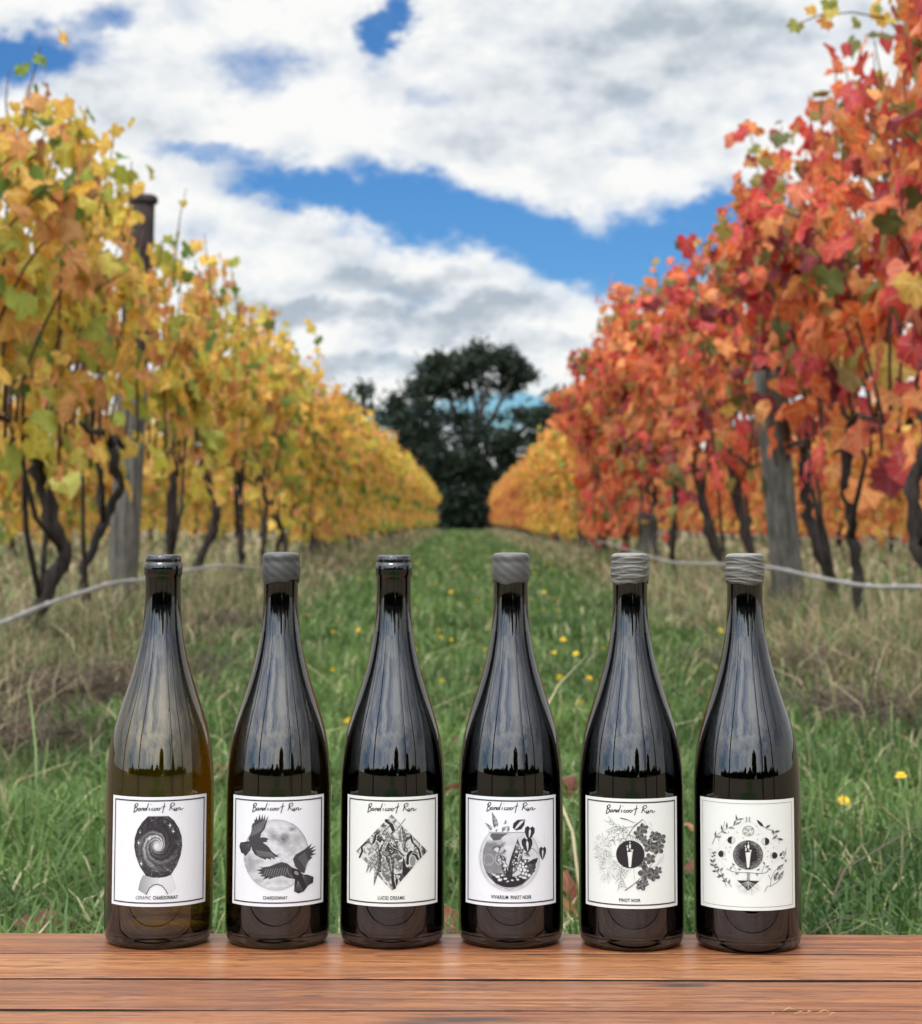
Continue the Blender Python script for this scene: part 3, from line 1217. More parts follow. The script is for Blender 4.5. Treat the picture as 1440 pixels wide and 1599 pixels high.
for (pxs, Y, pal, lab, nl, seed, sz) in (
        ([(1425, 120), (1412, 60), (1385, 28), (1330, 18), (1280, 22), (1245, 36)], 7.4, 'amber', 'arching leafy shoot at the top right above the red row', 13, 1, .034),
        ([(1205, 330), (1200, 285), (1192, 250), (1188, 235)], 10.6, 'amber', 'short upright shoot with few olive leaves over the red row', 4, 2, .04),
        ([(1110, 440), (1098, 400), (1090, 375), (1078, 372)], 12.6, 'orange', 'thin shoot with two orange leaves standing above the red row', 4, 3, .035),
        ([(1035, 480), (1025, 430), (1015, 398)], 15.0, 'orange', 'thinnest orange shoot standing above the red row', 4, 4, .035),
        ([(15, 230), (8, 160), (12, 110)], 8.2, 'gold', 'bare brown shoot at the left edge above the yellow row', 1, 5, .04),
        ([(195, 400), (186, 330), (178, 262)], 9.8, 'gold', 'thin bare shoot left of the dark post top', 1, 6, .03),
        ([(272, 420), (280, 340), (290, 295)], 11.4, 'gold', 'thin bare shoot right of the dark post top', 2, 7, .035),
        ([(330, 470), (322, 400), (318, 365)], 12.0, 'gold', 'short shoot with broad tan leaf right of the post', 4, 8, .06),
        ([(372, 500), (364, 440), (358, 405)], 12.6, 'gold', 'short shoot with narrow tan leaves above the second bottle', 4, 9, .045),
        ([(150, 330), (120, 220), (100, 175), (75, 165)], 9.0, 'gold', 'bent leafy shoot at the top of the yellow row', 7, 10, .045),
        ([(420, 540), (418, 495), (424, 480)], 15.0, 'gold', 'small leafy shoot stepping above the yellow row', 3, 12, .05),
        ([(497, 560), (492, 520), (488, 505)], 19.0, 'gold', 'farthest leafy shoot stepping above the yellow row', 4, 11, .06)):
    p0, pts = rel(pxs, Y)
    tall_shoot(p0.x, p0.y, p0.z, pts, pal, lab, nl, seed, sz)

# ------------------------------------------------------------------ posts, wires, pipes


def post(x, y, h, r, lean, label, seed, dark_from=None, group=None):
    rr = random.Random(seed)
    root = empty('trellis_post', (x, y, float(ground_height(x, y))))
    tag(root, label, 'post', group)

    def shaft(z0, z1, ra, rb):
        P, Rr = [], []
        m = 9
        for i in range(m + 1):
            t = i / m
            z = z0 + (z1 - z0) * t
            P.append((lean * z / h + rr.uniform(-.003, .003), rr.uniform(-.003, .003), z))
            Rr.append(ra + (rb - ra) * t)
        return tube(P, Rr, 18, rr, 0.035)
    zs = dark_from if dark_from else h
    v, f = shaft(-0.1, zs, r, r * 0.95)
    link('shaft', pymesh('shaft', v, f, M_POST, True), root)
    if dark_from:  # backlit darkness of the upper shaft and cap is put into their colour
        v, f = shaft(dark_from - 0.002, h - .05, r * 0.92, r * 0.82)
        link('upper_shaft', pymesh('upper_shaft', v, f, M_POST_TOP, True), root)
        v, f = tube([(lean, 0, h - .05), (lean, 0, h - .04), (lean, 0, h - .012), (lean, 0, h)], [r * .84, r * .98, r * .97, r * .80], 18, rr, 0.05)
        link('post_cap', pymesh('post_cap', v, f, M_POST_TOP, True), root)
    return root


post(-1.80, 11.15, 2.24, .082, .085, 'weathered grey post with dark top rising out of the yellow row', 1, 1.25)
post(1.70, 11.1, 2.26, .085, -.17, 'thick grey post leaning left in the red row', 2, 1.30)
for i, y in enumerate((24.6, 37.8, 51.0)):
    post(-1.72, y, 2.0, .07, .0, 'distant post hidden in the yellow row', 10 + i, None, 'distant posts of the left row')
for i, y in enumerate((20.0, 30.6, 43.8)):
    post(1.72, y, 2.1, .08, -.03, 'distant grey post hidden in the right row', 20 + i, None, 'distant posts of the right row')
post(4.9, 22.5, 2.0, .08, 0, 'grey post of the row behind the red row', 30)
post(5.0, 37, 2.0, .08, 0, 'farther grey post of the row behind the red row', 32)
post(-4.9, 20.0, 2.0, .08, 0, 'grey post of the row behind the yellow row', 31)

for (s, lab) in ((-1, 'left'), (1, 'right')):
    for z, nm in ((0.92, 'lowest'), (1.30, 'middle'), (1.75, 'upper')):
        pts = [(s * (ROW_X - .02) + 0.01 * math.sin(k), 4.5 + k * 4.5, z + 0.012 * math.sin(k * 1.9)) for k in range(25)]
        v, f = tube(pts, [.0015] * len(pts), 5)
        o = link('trellis_wire', pymesh('trellis_wire', v, f, M_WIRE, True))
        tag(o, f'{nm} trellis wire strung along the {"yellow" if s < 0 else "red"} row', 'wire')


def pipe(ctrl, label, r=0.0085):
    """smooth drip pipe through control points with dripper beads"""
    P = []
    n = len(ctrl)
    for i in range(n - 1):
        p0, p1, p2, p3 = (Vector(ctrl[max(0, min(n - 1, i + k))]) for k in (-1, 0, 1, 2))
        for t in np.linspace(0, 1, 8, endpoint=False):
            t = float(t)
            P.append(0.5 * ((2 * p1) + (p2 - p0) * t + (2 * p0 - 5 * p1 + 4 * p2 - p3) * t * t + (3 * p1 - p0 - 3 * p2 + p3) * t ** 3))
    P.append(Vector(ctrl[-1]))
    root = empty('irrigation_pipe', ctrl[0])
    tag(root, label, 'irrigation pipe')
    P = [p - Vector(ctrl[0]) for p in P]
    v, f = tube(P, [r] * len(P), 10)
    link('pipe', pymesh('pipe', v, f, M_PIPE, True), root)
    bead, bf = tube([(0, -.018, 0), (0, -.008, 0), (0, .008, 0), (0, .018, 0)], [r * 1.05, r * 1.45, r * 1.45, r * 1.05], 10)
    bm_ = pymesh('dripper', bead, bf, M_PIPE, True)
    for k in range(6, min(len(P), 60), 6):
        link('dripper', bm_, root, P[k])


pl = [(-1.62, 5.4, .12)] + [(wpt(px, py, 1.57 * F_PX / (725 - px))) for px, py in ((0, 975), (60, 950), (120, 929), (180, 911), (235, 905), (290, 892), (360, 884))]
y0 = pl[-1][1]
pl += [(-1.64, y0 + 3 * k, .12 + .03 * math.sin(k * 2.2)) for k in range(1, 28)]
pipe(pl, 'grey drip pipe sagging along the foot of the yellow row')
pr = [(1.60, 5.6, .34)] + [(wpt(px, py, 1.57 * F_PX / (px - 725))) for px, py in ((1440, 916), (1370, 915), (1320, 909), (1260, 897), (1200, 885), (1120, 880), (1050, 877), (985, 860), (940, 846))]
y0 = pr[-1][1]
pr += [(1.64, y0 + 4 * k, .14 + .03 * math.sin(k * 2.2)) for k in range(1, 20)]
pipe(pr, 'grey drip pipe sagging along the foot of the red row')
pp = [(4.85, 13 + 3 * k, .30 + .03 * math.sin(k * 1.7)) for k in range(0, 16)]
pipe(pp, 'thin drip pipe of the row behind the red row', .010)

# ------------------------------------------------------------------ trees at the end of the aisle
TY = 122.0


def tpt(px, py, dy=0.0):
    p = Vector(at_depth(px, py, TY))
    p.y += dy
    return p


def clump_cloud(clumps, seed, size=0.26, dens=1.0):
    r = np.random.default_rng(seed)
    k = TY / F_PX
    P = []
    for (px, py, rx, ry, n) in clumps:
        c = np.array(tpt(px, py, r.normal(0, .8)))
        # sub-clumps for an uneven outline
        ns = max(4, int(rx * ry / 90))
        sub = r.normal(0, 1, (ns, 3))
        sub *= (r.uniform(0.25, 1, (ns, 1)) ** 0.5) / np.linalg.norm(sub, axis=1)[:, None]
        sub *= np.array([rx * k * .86, max(rx, 25) * k * .8, ry * k * .86])
        m = int(n * dens)
        i = r.integers(0, ns, m)
        P.append(c + sub[i] + r.normal(0, 1, (m, 3)) * np.array([.34, .34, .26]))
    P = np.concatenate(P)
    n = len(P)
    a = r.normal(0, 1, (n, 3))
    a /= np.linalg.norm(a, axis=1)[:, None]
    b = np.cross(a, r.normal(0, 1, (n, 3)))
    b /= np.linalg.norm(b, axis=1)[:, None]
    s = size * r.uniform(.5, 1.3, (n, 1))
    V = np.stack([P - a * s, P + b * s * .38, P + a * s, P - b * s * .38], 1).reshape(-1, 3)
    F = np.arange(n * 4).reshape(-1, 4)
    q = np.clip(r.normal(.4, .3, (n, 1)), 0, 1)
    c = np.array([.009, .017, .010]) + (np.array([.034, .052, .030]) - np.array([.009, .017, .010])) * q
    return V, F, np.repeat(c, 4, 0)


def gum_tree(label, base_px, clumps, limbs, seed, trunk_r):
    root_p = tpt(base_px, 824)
    root_p.z = 0
    root = empty('gum_tree', root_p)
    tag(root, label, 'tree', 'gum trees closing the end of the aisle')
    parts = []
    rr = random.Random(seed)
    for pts, ra, rb in limbs:
        P = [tpt(*p, rr.uniform(-.3, .3)) - root_p for p in pts]
        n = len(P)
        parts.append(tube(P, [ra + (rb - ra) * i / (n - 1) for i in range(n)], 8, rr, .08))
    v, f = merge(parts)
    link('trunk', pymesh('trunk', v, f, M_GUM_BARK, True), root)
    V, F, C = clump_cloud(clumps, seed, 0.23, 1.05)
    V = V - np.array(root_p)
    o = link('crown', npmesh('crown', V, F, M_GUM, False, tint=C), root)


gum_tree('tall dark gum tree with domed open crown at the end of the aisle', 735,
         [(700, 588, 52, 32, 2000), (660, 612, 28, 22, 800), (738, 562, 34, 20, 1100), (790, 568, 38, 26, 1500), (812, 594, 22, 20, 700), (722, 566, 32, 22, 900),
          (672, 640, 30, 18, 420), (765, 598, 40, 10, 260), (752, 614, 60, 12, 120), (720, 660, 60, 24, 760), (760, 692, 60, 28, 1000), (730, 722, 60, 26, 1100), (660, 690, 34, 28, 900), (740, 748, 55, 26, 1100), (725, 790, 40, 34, 1500)],
         [([(735, 826), (737, 770), (742, 700), (752, 640), (765, 590)], .42, .10), ([(740, 720), (715, 650), (690, 600)], .2, .06), ([(742, 700), (775, 640), (800, 590)], .2, .06),
          ([(748, 660), (735, 600), (735, 570)], .14, .05), ([(700, 620), (670, 610)], .08, .04), ([(735, 740), (690, 700), (650, 660)], .15, .05)], 61, .4)
gum_tree('dense dark tree on the left of the gum at the aisle end', 690,
         [(630, 636, 16, 16, 420), (634, 665, 26, 24, 800), (650, 700, 36, 28, 1200), (690, 715, 36, 26, 900), (670, 745, 40, 26, 1200), (700, 780, 36, 30, 1300), (680, 760, 30, 28, 700), (712, 810, 22, 20, 800), (690, 815, 26, 18, 500)],
         [([(706, 826), (702, 780), (680, 720), (650, 670), (632, 640)], .35, .07), ([(690, 740), (700, 700)], .15, .06)], 62, .35)
gum_tree('sparser dark tree on the right of the gum at the aisle end', 760,
         [(810, 650, 40, 16, 500), (846, 652, 24, 24, 480), (800, 690, 40, 18, 420), (836, 700, 30, 22, 520), (800, 735, 36, 24, 900), (770, 765, 36, 30, 1300), (760, 800, 28, 26, 1000), (742, 815, 26, 20, 800), (860, 640, 18, 30, 300)],
         [([(744, 826), (758, 770), (785, 720), (815, 670), (845, 650)], .32, .07), ([(785, 720), (795, 690), (800, 660)], .12, .05), ([(800, 700), (835, 690)], .1, .05)], 63, .3)
gum_tree('small distant tree top showing above the yellow row', 565,
         [(568, 608, 14, 10, 160), (556, 630, 20, 14, 130), (585, 640, 24, 12, 90), (600, 655, 14, 12, 100)],
         [([(575, 824), (572, 700), (568, 610)], .2, .05)], 64, .2)

# woodland behind the photographer, seen only as the dark skyline mirrored in the bottles
def back_wood():
    r = np.random.default_rng(91)
    P = []
    x = -75.0
    while x < 75:
        h = r.choice([2.2, 3.0, 3.8, 5.5, 7.5], p=[.42, .34, .16, .06, .02]) * r.uniform(.85, 1.15)
        wd = h * r.uniform(.30, .55)
        m = int(120 * h)
        v = r.normal(0, 1, (m, 3))
        v /= np.linalg.norm(v, axis=1)[:, None]
        v *= r.uniform(0, 1, (m, 1)) ** .4
        P.append(np.stack([x + v[:, 0] * wd, -34 + v[:, 1] * wd + r.normal(0, 1), h * .52 + v[:, 2] * h * .5], 1))
        x += wd * r.uniform(.7, 1.5)
    P = np.concatenate(P)
    n = len(P)
    a = r.normal(0, 1, (n, 3)); a /= np.linalg.norm(a, axis=1)[:, None]
    b = np.cross(a, r.normal(0, 1, (n, 3))); b /= np.linalg.norm(b, axis=1)[:, None]
    s = r.uniform(.3, .7, (n, 1))
    V = np.stack([P - a * s, P + b * s * .6, P + a * s, P - b * s * .6], 1).reshape(-1, 3)
    c = np.array([.02, .03, .013]) * r.uniform(.6, 2.0, (n, 1))
    o = link('far_wood', npmesh('far_wood', V, np.arange(4 * n).reshape(-1, 4), M_GUM, False, tint=np.repeat(c, 4, 0)))
    tag(o, 'dark woodland edge mirrored in the bottle shoulders', kind='stuff')


back_wood()
for k, (bx, by, rr_) in enumerate(((-2.35, -0.9, .08), (1.75, -1.3, .075), (2.6, -0.2, .06), (-3.9, 1.0, .10), (2.2, -2.6, .06))):
    v, f = tube([(0, 0, -.05), (0, 0, 1.2), (0, 0, 3.4)], [rr_, rr_, rr_], 4)
    o = link('timber_post', pymesh('timber_post', v, f, M_POST_TOP), None, (bx, by, 0))
    tag(o, 'dark square verandah post mirrored as a thin line in the bottle shoulders', 'post', 'verandah posts mirrored in the bottles')


def horizon_scrub():
    r = np.random.default_rng(92)
    P = []
    for sgn in (-1, 1):
        for x in np.arange(7, 330, 1.6):
            h = 2.2 + 0.9 * math.sin(x * .21) + 0.7 * math.sin(x * .53 + sgn) + r.uniform(-.5, .9)
            m = 90
            P.append(np.stack([sgn * x + r.normal(0, 1.1, m), 168 + r.normal(0, 1.6, m), h * r.uniform(0, 1, m) ** .8], 1))
    P = np.concatenate(P)
    n = len(P)
    a = r.normal(0, 1, (n, 3)); a /= np.linalg.norm(a, axis=1)[:, None]
    b = np.cross(a, r.normal(0, 1, (n, 3))); b /= np.linalg.norm(b, axis=1)[:, None]
    s = r.uniform(.3, .7, (n, 1))
    V = np.stack([P - a * s, P + b * s * .7, P + a * s, P - b * s * .7], 1).reshape(-1, 3)
    c = np.array([.05, .055, .028]) * r.uniform(.6, 1.8, (n, 1))
    o = link('scrub', npmesh('scrub', V, np.arange(4 * n).reshape(-1, 4), M_GUM, False, tint=np.repeat(c, 4, 0)))
    tag(o, 'low dull green scrub along the horizon behind the vine trunks', kind='stuff')


horizon_scrub()

# ------------------------------------------------------------------ bench
def bench():
    root = empty('bench', (0, 1.50, 0))
    tag(root, 'low bench of reddish oiled boards on which the six wine bottles stand', 'bench')
    edges = [1.6774, 1.6016, 1.5139, 1.4208, 1.331, 1.241]
    tints = [(0.86, 0.80, 0.80), (1.10, 1.10, 1.02), (0.82, 0.80, 0.84), (0.88, 0.84, 0.88), (.95, .95, .95)]
    th = 0.022
    for i in range(5):
        rr = random.Random(50 + i)
        yb, yf = edges[i] - ((.0014 if i == 1 else .0026) if i else 0), edges[i + 1] + (.0014 if i == 0 else .0026)
        x0, x1 = -0.92 - rr.uniform(0, .03), 0.92 + rr.uniform(0, .03)
        nx = 90
        V, F = [], []
        ring = 8
        for k in range(nx + 1):
            x = x0 + (x1 - x0) * k / nx
            wb = 0.0007 * math.sin(x * 9 + i) + 0.0005 * math.sin(x * 31 + 2 * i) + rr.uniform(-.00025, .00025)
            wf = 0.0007 * math.sin(x * 8 + 3 * i) + 0.0005 * math.sin(x * 27 + i) + rr.uniform(-.00025, .00025)
            dz = 0.0006 * math.sin(x * 3 + i * 2) * (1 if i > 1 else 0.0)
            b, c = yb - 1.50 + wb * (1 if i else .6), yf - 1.50 + wf
            zt = BENCH_Z + dz
            e = 0.0016
            V += [(x, c, BENCH_Z - th), (x, c, zt - e), (x, c + e * .35, zt - e * .35), (x, c + e, zt), (x, b - e, zt), (x, b - e * .35, zt - e * .35), (x, b, zt - e), (x, b, BENCH_Z - th)]
        for k in range(nx):
            for j in range(ring):
                j2 = (j + 1) % ring
                F.append((k * ring + j, k * ring + j2, (k + 1) * ring + j2, (k + 1) * ring + j))
        F.append(tuple(range(ring))[::-1])
        F.append(tuple(nx * ring + j for j in range(ring)))
        me = pymesh('board', V, [f[::-1] for f in F], M_BOARD, False)
        me.materials.append(M_GRIME_SHADE)          # joint faces blackened: dirt, plus the gap's shade put into the colour
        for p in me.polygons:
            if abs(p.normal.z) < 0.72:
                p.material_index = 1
        o = link('board', me, root)
        o.color = (*tints[i], 1)

    def box(x0, x1, y0, y1, z0, z1):
        V = [(x, y, z) for z in (z0, z1) for y in (y0, y1) for x in (x0, x1)]
        return V, [(0, 2, 3, 1), (4, 5, 7, 6), (0, 1, 5, 4), (2, 6, 7, 3), (0, 4, 6, 2), (1, 3, 7, 5)]
    for s in (-1, 1):
        x = s * .72
        v, f = merge([box(x - .035, x + .035, -.26, .15, BENCH_Z - .10, BENCH_Z - th - .001)])
        link('bearer', pymesh('bearer', v, f, M_FRAME), root)
        for y in (-.22, .11):
            v, f = box(x - .034, x + .034, y - .035, y + .035, -.02, BENCH_Z - .101)
            link('leg', pymesh('leg', v, f, M_FRAME), root)


bench()

# ------------------------------------------------------------------ bottles
OUTER = [(0.0, .006), (.020, .005), (.030, .0006), (.0330, 0.0), (.0362, .0007), (.0386, .0034), (.0397, .0085), (.0400, .014), (.0400, .06), (.0400, .112), (.0398, .121), (.0393, .1317), (.0383, .1410), (.0371, .150),
         (.0349, .161), (.0310, .1745), (.0272, .186), (.0236, .1975), (.0208, .2070), (.0184, .2165), (.0166, .2255), (.0154, .2325), (.0146, .2400), (.0140, .2480), (.0136, .2570), (.0134, .2660), (.0134, .2770)]
LIP = [(.0141, .2784), (.0144, .2800), (.0144, .2855), (.0141, .2872), (.0134, .2878), (.0133, .2886), (.0134, .2900), (.0133, .2925), (.0127, .2938), (.0110, .2940)]
BORE = 0.0094


def glass_profile():
    inner = [(BORE, .2938), (BORE, .255), (.0104, .246), (.0112, .238), (.0122, .2300)]
    for r, z in reversed([p for p in OUTER if .014 <= p[1] <= .226]):
        inner.append((r - .0032, z))
    inner += [(.0362, .0125), (.034, .010), (.026, .0105), (.012, .0160), (0, .0185)]
    return OUTER + LIP + inner


def dense(profile, n=3):
    """Catmull-Rom refine of a profile in the part that is smooth"""
    out = []
    m = len(profile)
    for i in range(m - 1):
        p0, p1, p2, p3 = (profile[max(0, min(m - 1, i + k))] for k in (-1, 0, 1, 2))
        for s in range(n):
            t = s / n
            q = [0.5 * ((2 * p1[c]) + (p2[c] - p0[c]) * t + (2 * p0[c] - 5 * p1[c] + 4 * p2[c] - p3[c]) * t * t + (3 * p1[c] - p0[c] - 3 * p2[c] + p3[c]) * t ** 3) for c in (0, 1)]
            out.append((max(0.0, q[0]) if i else (q[0] if s else p1[0]), q[1]))
    out.append(profile[-1])
    out[0] = profile[0]
    return out


_body_outer = dense(OUTER, 3)
_full = glass_profile()
GLASS_PROF = _body_outer + LIP + _full[len(OUTER) + len(LIP):]
WINE_PROF = [(0, .0183), (.012, .0158), (.026, .0103), (.034, .0098), (.0364, .0124)] + [(r - .0030, z) for r, z in OUTER if .014 <= z <= .2265] + [(.0126, .2300), (.0116, .2352), (0, .2352)]


def wine_profile(top):
    return WINE_PROF


def fix_normals(me):
    bm = bmesh.new()
    bm.from_mesh(me)
    bmesh.ops.recalc_face_normals(bm, faces=bm.faces)
    bm.to_mesh(me)
    bm.free()


_v, _f = lathe(GLASS_PROF, 96)
GLASS_MESH = pymesh('glass', _v, _f, None, True)
fix_normals(GLASS_MESH)
_v, _f = lathe(WINE_PROF, 64)
WINE_MESH = pymesh('wine', _v, _f, None, True)
fix_normals(WINE_MESH)
_v, _f = lathe([(0, .2440), (.0090, .2440), (.0093, .2446), (.0093, .2915), (.0089, .2921), (0, .2921)], 40)
CORK_MESH = pymesh('cork', _v, _f, M_CORK, False)
fix_normals(CORK_MESH)


def wax_mesh(style, seed, m):
    """dipped wax cap: outer skin over lip and neck, closed below"""
    r = np.random.default_rng(seed)
    prof = [(0, .2962), (.006, .2962), (.0115, .2957), (.0138, .2945), (.0145, .2925), (.0143, .2900), (.01435, .2882), (.0146, .2866), (.0148, .2845), (.01485, .2815), (.0148, .2795), (.0146, .2775), (.0144, .2755), (.0141, .2738), (.0137, .2730), (.01355, .2732)]
    prof = dense(prof, 3 if style else 2)
    seg = 120
    V, F, T = [], [], []
    ph = r.uniform(0, 6.28, 8)
    for i, (rad, z) in enumerate(prof):
        for k in range(seg):
            a = 2 * math.pi * k / seg
            q = rad
            t = 0.0
            zz = z
            if rad > .012:
                if style:
                    s = 0.0
                    for j in range(4):
                        tilt = (.0026, .0046, .0014, .0036)[j]
                        w = z + tilt * math.sin(a + ph[j]) + .0006 * math.sin(3 * a + ph[j + 4])
                        u = ((w * (150 + 28 * j)) + j * .37) % 1.0
                        s = max(s, math.exp(-((u - .5) / .085) ** 2) * (0.55 + 0.45 * math.sin(2 * a + ph[j] * 3)))
                    q += .00075 * s * min(1, style)
                    t = min(1, s)
                else:
                    q += .00015 * math.sin(3 * a + ph[0]) + .0001 * math.sin(9 * a + z * 900)
                    t = .15
                if z < .2745:
                    zz = z + .0010 * math.sin(2 * a + ph[1]) + .0006 * math.sin(5 * a + ph[2])
            if z > .2945:
                t = max(t, .8)
            V.append((q * math.cos(a), q * math.sin(a), zz))
            T.append((t, t, t))
    n = len(prof)
    for i in range(n - 1):
        for k in range(seg):
            k2 = (k + 1) % seg
            F.append((i * seg + k, (i + 1) * seg + k, (i + 1) * seg + k2, i * seg + k2))
    return npmesh('wax_cap', np.array(V), np.array(F), m, True, tint=np.array(T))


# ---------------- label drawing: a small painter working on arrays of positions
class Art:
    def __init__(self, cx, hw, lean, yt, yb, st, sb, nx=230, ny=262):
        self.geo = (cx, hw, lean, yt, yb, st, sb)
        u = np.linspace(-0.97, 0.97, nx)
        w = np.linspace(0.03, 0.97, ny)
        self.U, self.W = np.meshgrid(u, w)
        self.X, self.Y = self.to_px(self.U, self.W)
        self.tone = np.ones_like(self.X)
        self.a = np.zeros_like(self.X)
        self.r = np.random.default_rng(int(cx + hw))

    def to_px(self, u, w):
        cx, hw, lean, yt, yb, st, sb = self.geo
        t, b = yt - st * u * u, yb - sb * u * u
        return cx + hw * u + lean * (w - .5), t + w * (b - t)

    def to_uw(self, x, y):
        cx, hw, lean, yt, yb, st, sb = self.geo
        w = (y - yt) / (yb - yt)
        for _ in range(3):
            u = (x - cx - lean * (w - .5)) / hw
            t, b = yt - st * u * u, yb - sb * u * u
            w = (y - t) / (b - t)
        return u, w

    def lay(self, m, tone):
        m = np.clip(m, 0, 1)
        self.tone = self.tone * (1 - m) + tone * m
        self.a = np.maximum(self.a, m)

    def poly(self, pts, tone, soft=2.5, ret=False):
        P = np.array(pts, float)
        Q = np.roll(P, -1, 0)
        x0, y0, x1, y1 = P[:, 0].min() - 8, P[:, 1].min() - 8, P[:, 0].max() + 8, P[:, 1].max() + 8
        sel = (self.X > x0) & (self.X < x1) & (self.Y > y0) & (self.Y < y1)
        x, y = self.X[sel], self.Y[sel]
        ins = np.zeros(x.shape, bool)
        d = np.full(x.shape, 1e9)
        for (ax, ay), (bx, by) in zip(P, Q):
            c = ((ay > y) != (by > y))
            if abs(by - ay) > 1e-9:
                ins ^= c & (x < (bx - ax) * (y - ay) / (by - ay) + ax)
            d = np.minimum(d, self._seg(x, y, ax, ay, bx, by))
        sd = np.where(ins, -d, d)
        m = np.zeros_like(self.X)
        m[sel] = np.clip(0.5 - sd / (2 * soft), 0, 1)
        if ret:
            return m
        self.lay(m, tone)
        return m

    @staticmethod
    def _seg(x, y, ax, ay, bx, by):
        dx, dy = bx - ax, by - ay
        L = dx * dx + dy * dy + 1e-9
        t = np.clip(((x - ax) * dx + (y - ay) * dy) / L, 0, 1)
        return np.hypot(x - ax - t * dx, y - ay - t * dy)

    def line(self, pts, w, tone, w2=None, soft=2.5):
        P = np.array(pts, float)
        w2 = w if w2 is None else w2
        x0, y0, x1, y1 = P[:, 0].min() - 3 * w - 8, P[:, 1].min() - 3 * w - 8, P[:, 0].max() + 3 * w + 8, P[:, 1].max() + 3 * w + 8
        sel = (self.X > x0) & (self.X < x1) & (self.Y > y0) & (self.Y < y1)
        if not sel.any():
            return
        x, y = self.X[sel], self.Y[sel]
        mm = np.zeros(x.shape)
        n = len(P) - 1
        for i in range(n):
            ww = w + (w2 - w) * (i + .5) / n
            d = self._seg(x, y, *P[i], *P[i + 1])
            mm = np.maximum(mm, np.clip(0.5 - (d - ww / 2) / (2 * soft), 0, 1))
        m = np.zeros_like(self.X)
        m[sel] = mm
        self.lay(m, tone)

    def ell(self, cx, cy, rx, ry, tone, rot=0.0, soft=2.5, ret=False):
        c, s = math.cos(R(rot)), math.sin(R(rot))
        dx, dy = self.X - cx, self.Y - cy
        a, b = dx * c + dy * s, -dx * s + dy * c
        q = np.hypot(a / rx, b / ry)
        m = np.clip(0.5 - (q - 1) * min(rx, ry) / (2 * soft), 0, 1)
        if ret:
            return m
        self.lay(m, tone)
        return m

    def ring(self, cx, cy, rx, ry, w, tone, rot=0.0, soft=2.5):
        m = self.ell(cx, cy, rx + w / 2, ry + w / 2, 0, rot, soft, True) * (1 - self.ell(cx, cy, rx - w / 2, ry - w / 2, 0, rot, soft, True))
        self.lay(m, tone)

    def noise(self, s, seed, oct=4):
        o = np.zeros_like(self.X)
        a = 1.0
        for k in range(oct):
            o += a * vnoise(self.X + 30 * vnoise(self.X, self.Y, s * 1.3, seed + k + .5), self.Y, s, seed + 2.3 * k)
            s *= 2.1
            a *= .55
        return o

    def leaf(self, x0, y0, x1, y1, wd, edge=.15, fill=.5, vein=True, bend=0.0):
        """lanceolate leaf from stalk to tip, with midrib and light half"""
        d = np.array([x1 - x0, y1 - y0], float)
        L = np.hypot(*d)
        d /= L
        nrm = np.array([-d[1], d[0]])
        ts = np.linspace(0, 1, 9)
        prof = np.sin(np.pi * ts ** .8) * wd / 2
        mid = np.array([x0, y0])[None] + d[None] * ts[:, None] * L + nrm[None] * (np.sin(np.pi * ts) * bend)[:, None]
        A, B = mid + nrm[None] * prof[:, None], mid - nrm[None] * prof[:, None]
        m = self.poly(list(A) + list(B[::-1]), 0, ret=True)
        side = (self.X - x0) * nrm[0] + (self.Y - y0) * nrm[1]
        al = (self.X - x0) * d[0] + (self.Y - y0) * d[1]
        shade = fill + .28 * np.sin(side * .33 + 1) * .5 + .18 * np.sign(side) + .12 * np.sin(al * .12)
        self.lay(m, np.clip(shade, .08, .95))
        self.line(list(A), 5, edge)
        self.line(list(B), 5, edge)
        if vein:
            self.line(list(mid), 4, edge)

    def star(self, x, y, s, tone):
        k = .18
        self.poly([(x, y - s), (x + k * s, y - k * s), (x + s * .7, y), (x + k * s, y + k * s), (x, y + s), (x - k * s, y + k * s), (x - s * .7, y), (x - k * s, y - k * s)], tone)


def heart(art, x, y, w, h, rot=0.0, tone=.08, stripe=.95):
    c, s = math.cos(R(rot)), math.sin(R(rot))

    def tr(pts):
        return [(x + a * c - b * s, y + a * s + b * c) for a, b in pts]
    o = [(0, -.36 * h), (-.22 * w, -.5 * h), (-.48 * w, -.36 * h), (-.5 * w, -.08 * h), (-.30 * w, .24 * h), (0, .5 * h), (.30 * w, .24 * h), (.5 * w, -.08 * h), (.48 * w, -.36 * h), (.22 * w, -.5 * h)]
    art.poly(tr(o), tone)
    art.poly(tr([(0, -.34 * h), (-.10 * w, -.1 * h), (-.04 * w, .2 * h), (0, .42 * h), (.10 * w, .1 * h), (.13 * w, -.15 * h)]), stripe)
    art.line(tr([(-.35 * w, -.2 * h), (-.2 * w, .2 * h)]), 4, .35)
    art.line(tr([(.35 * w, -.2 * h), (.22 * w, .2 * h)]), 4, .35)


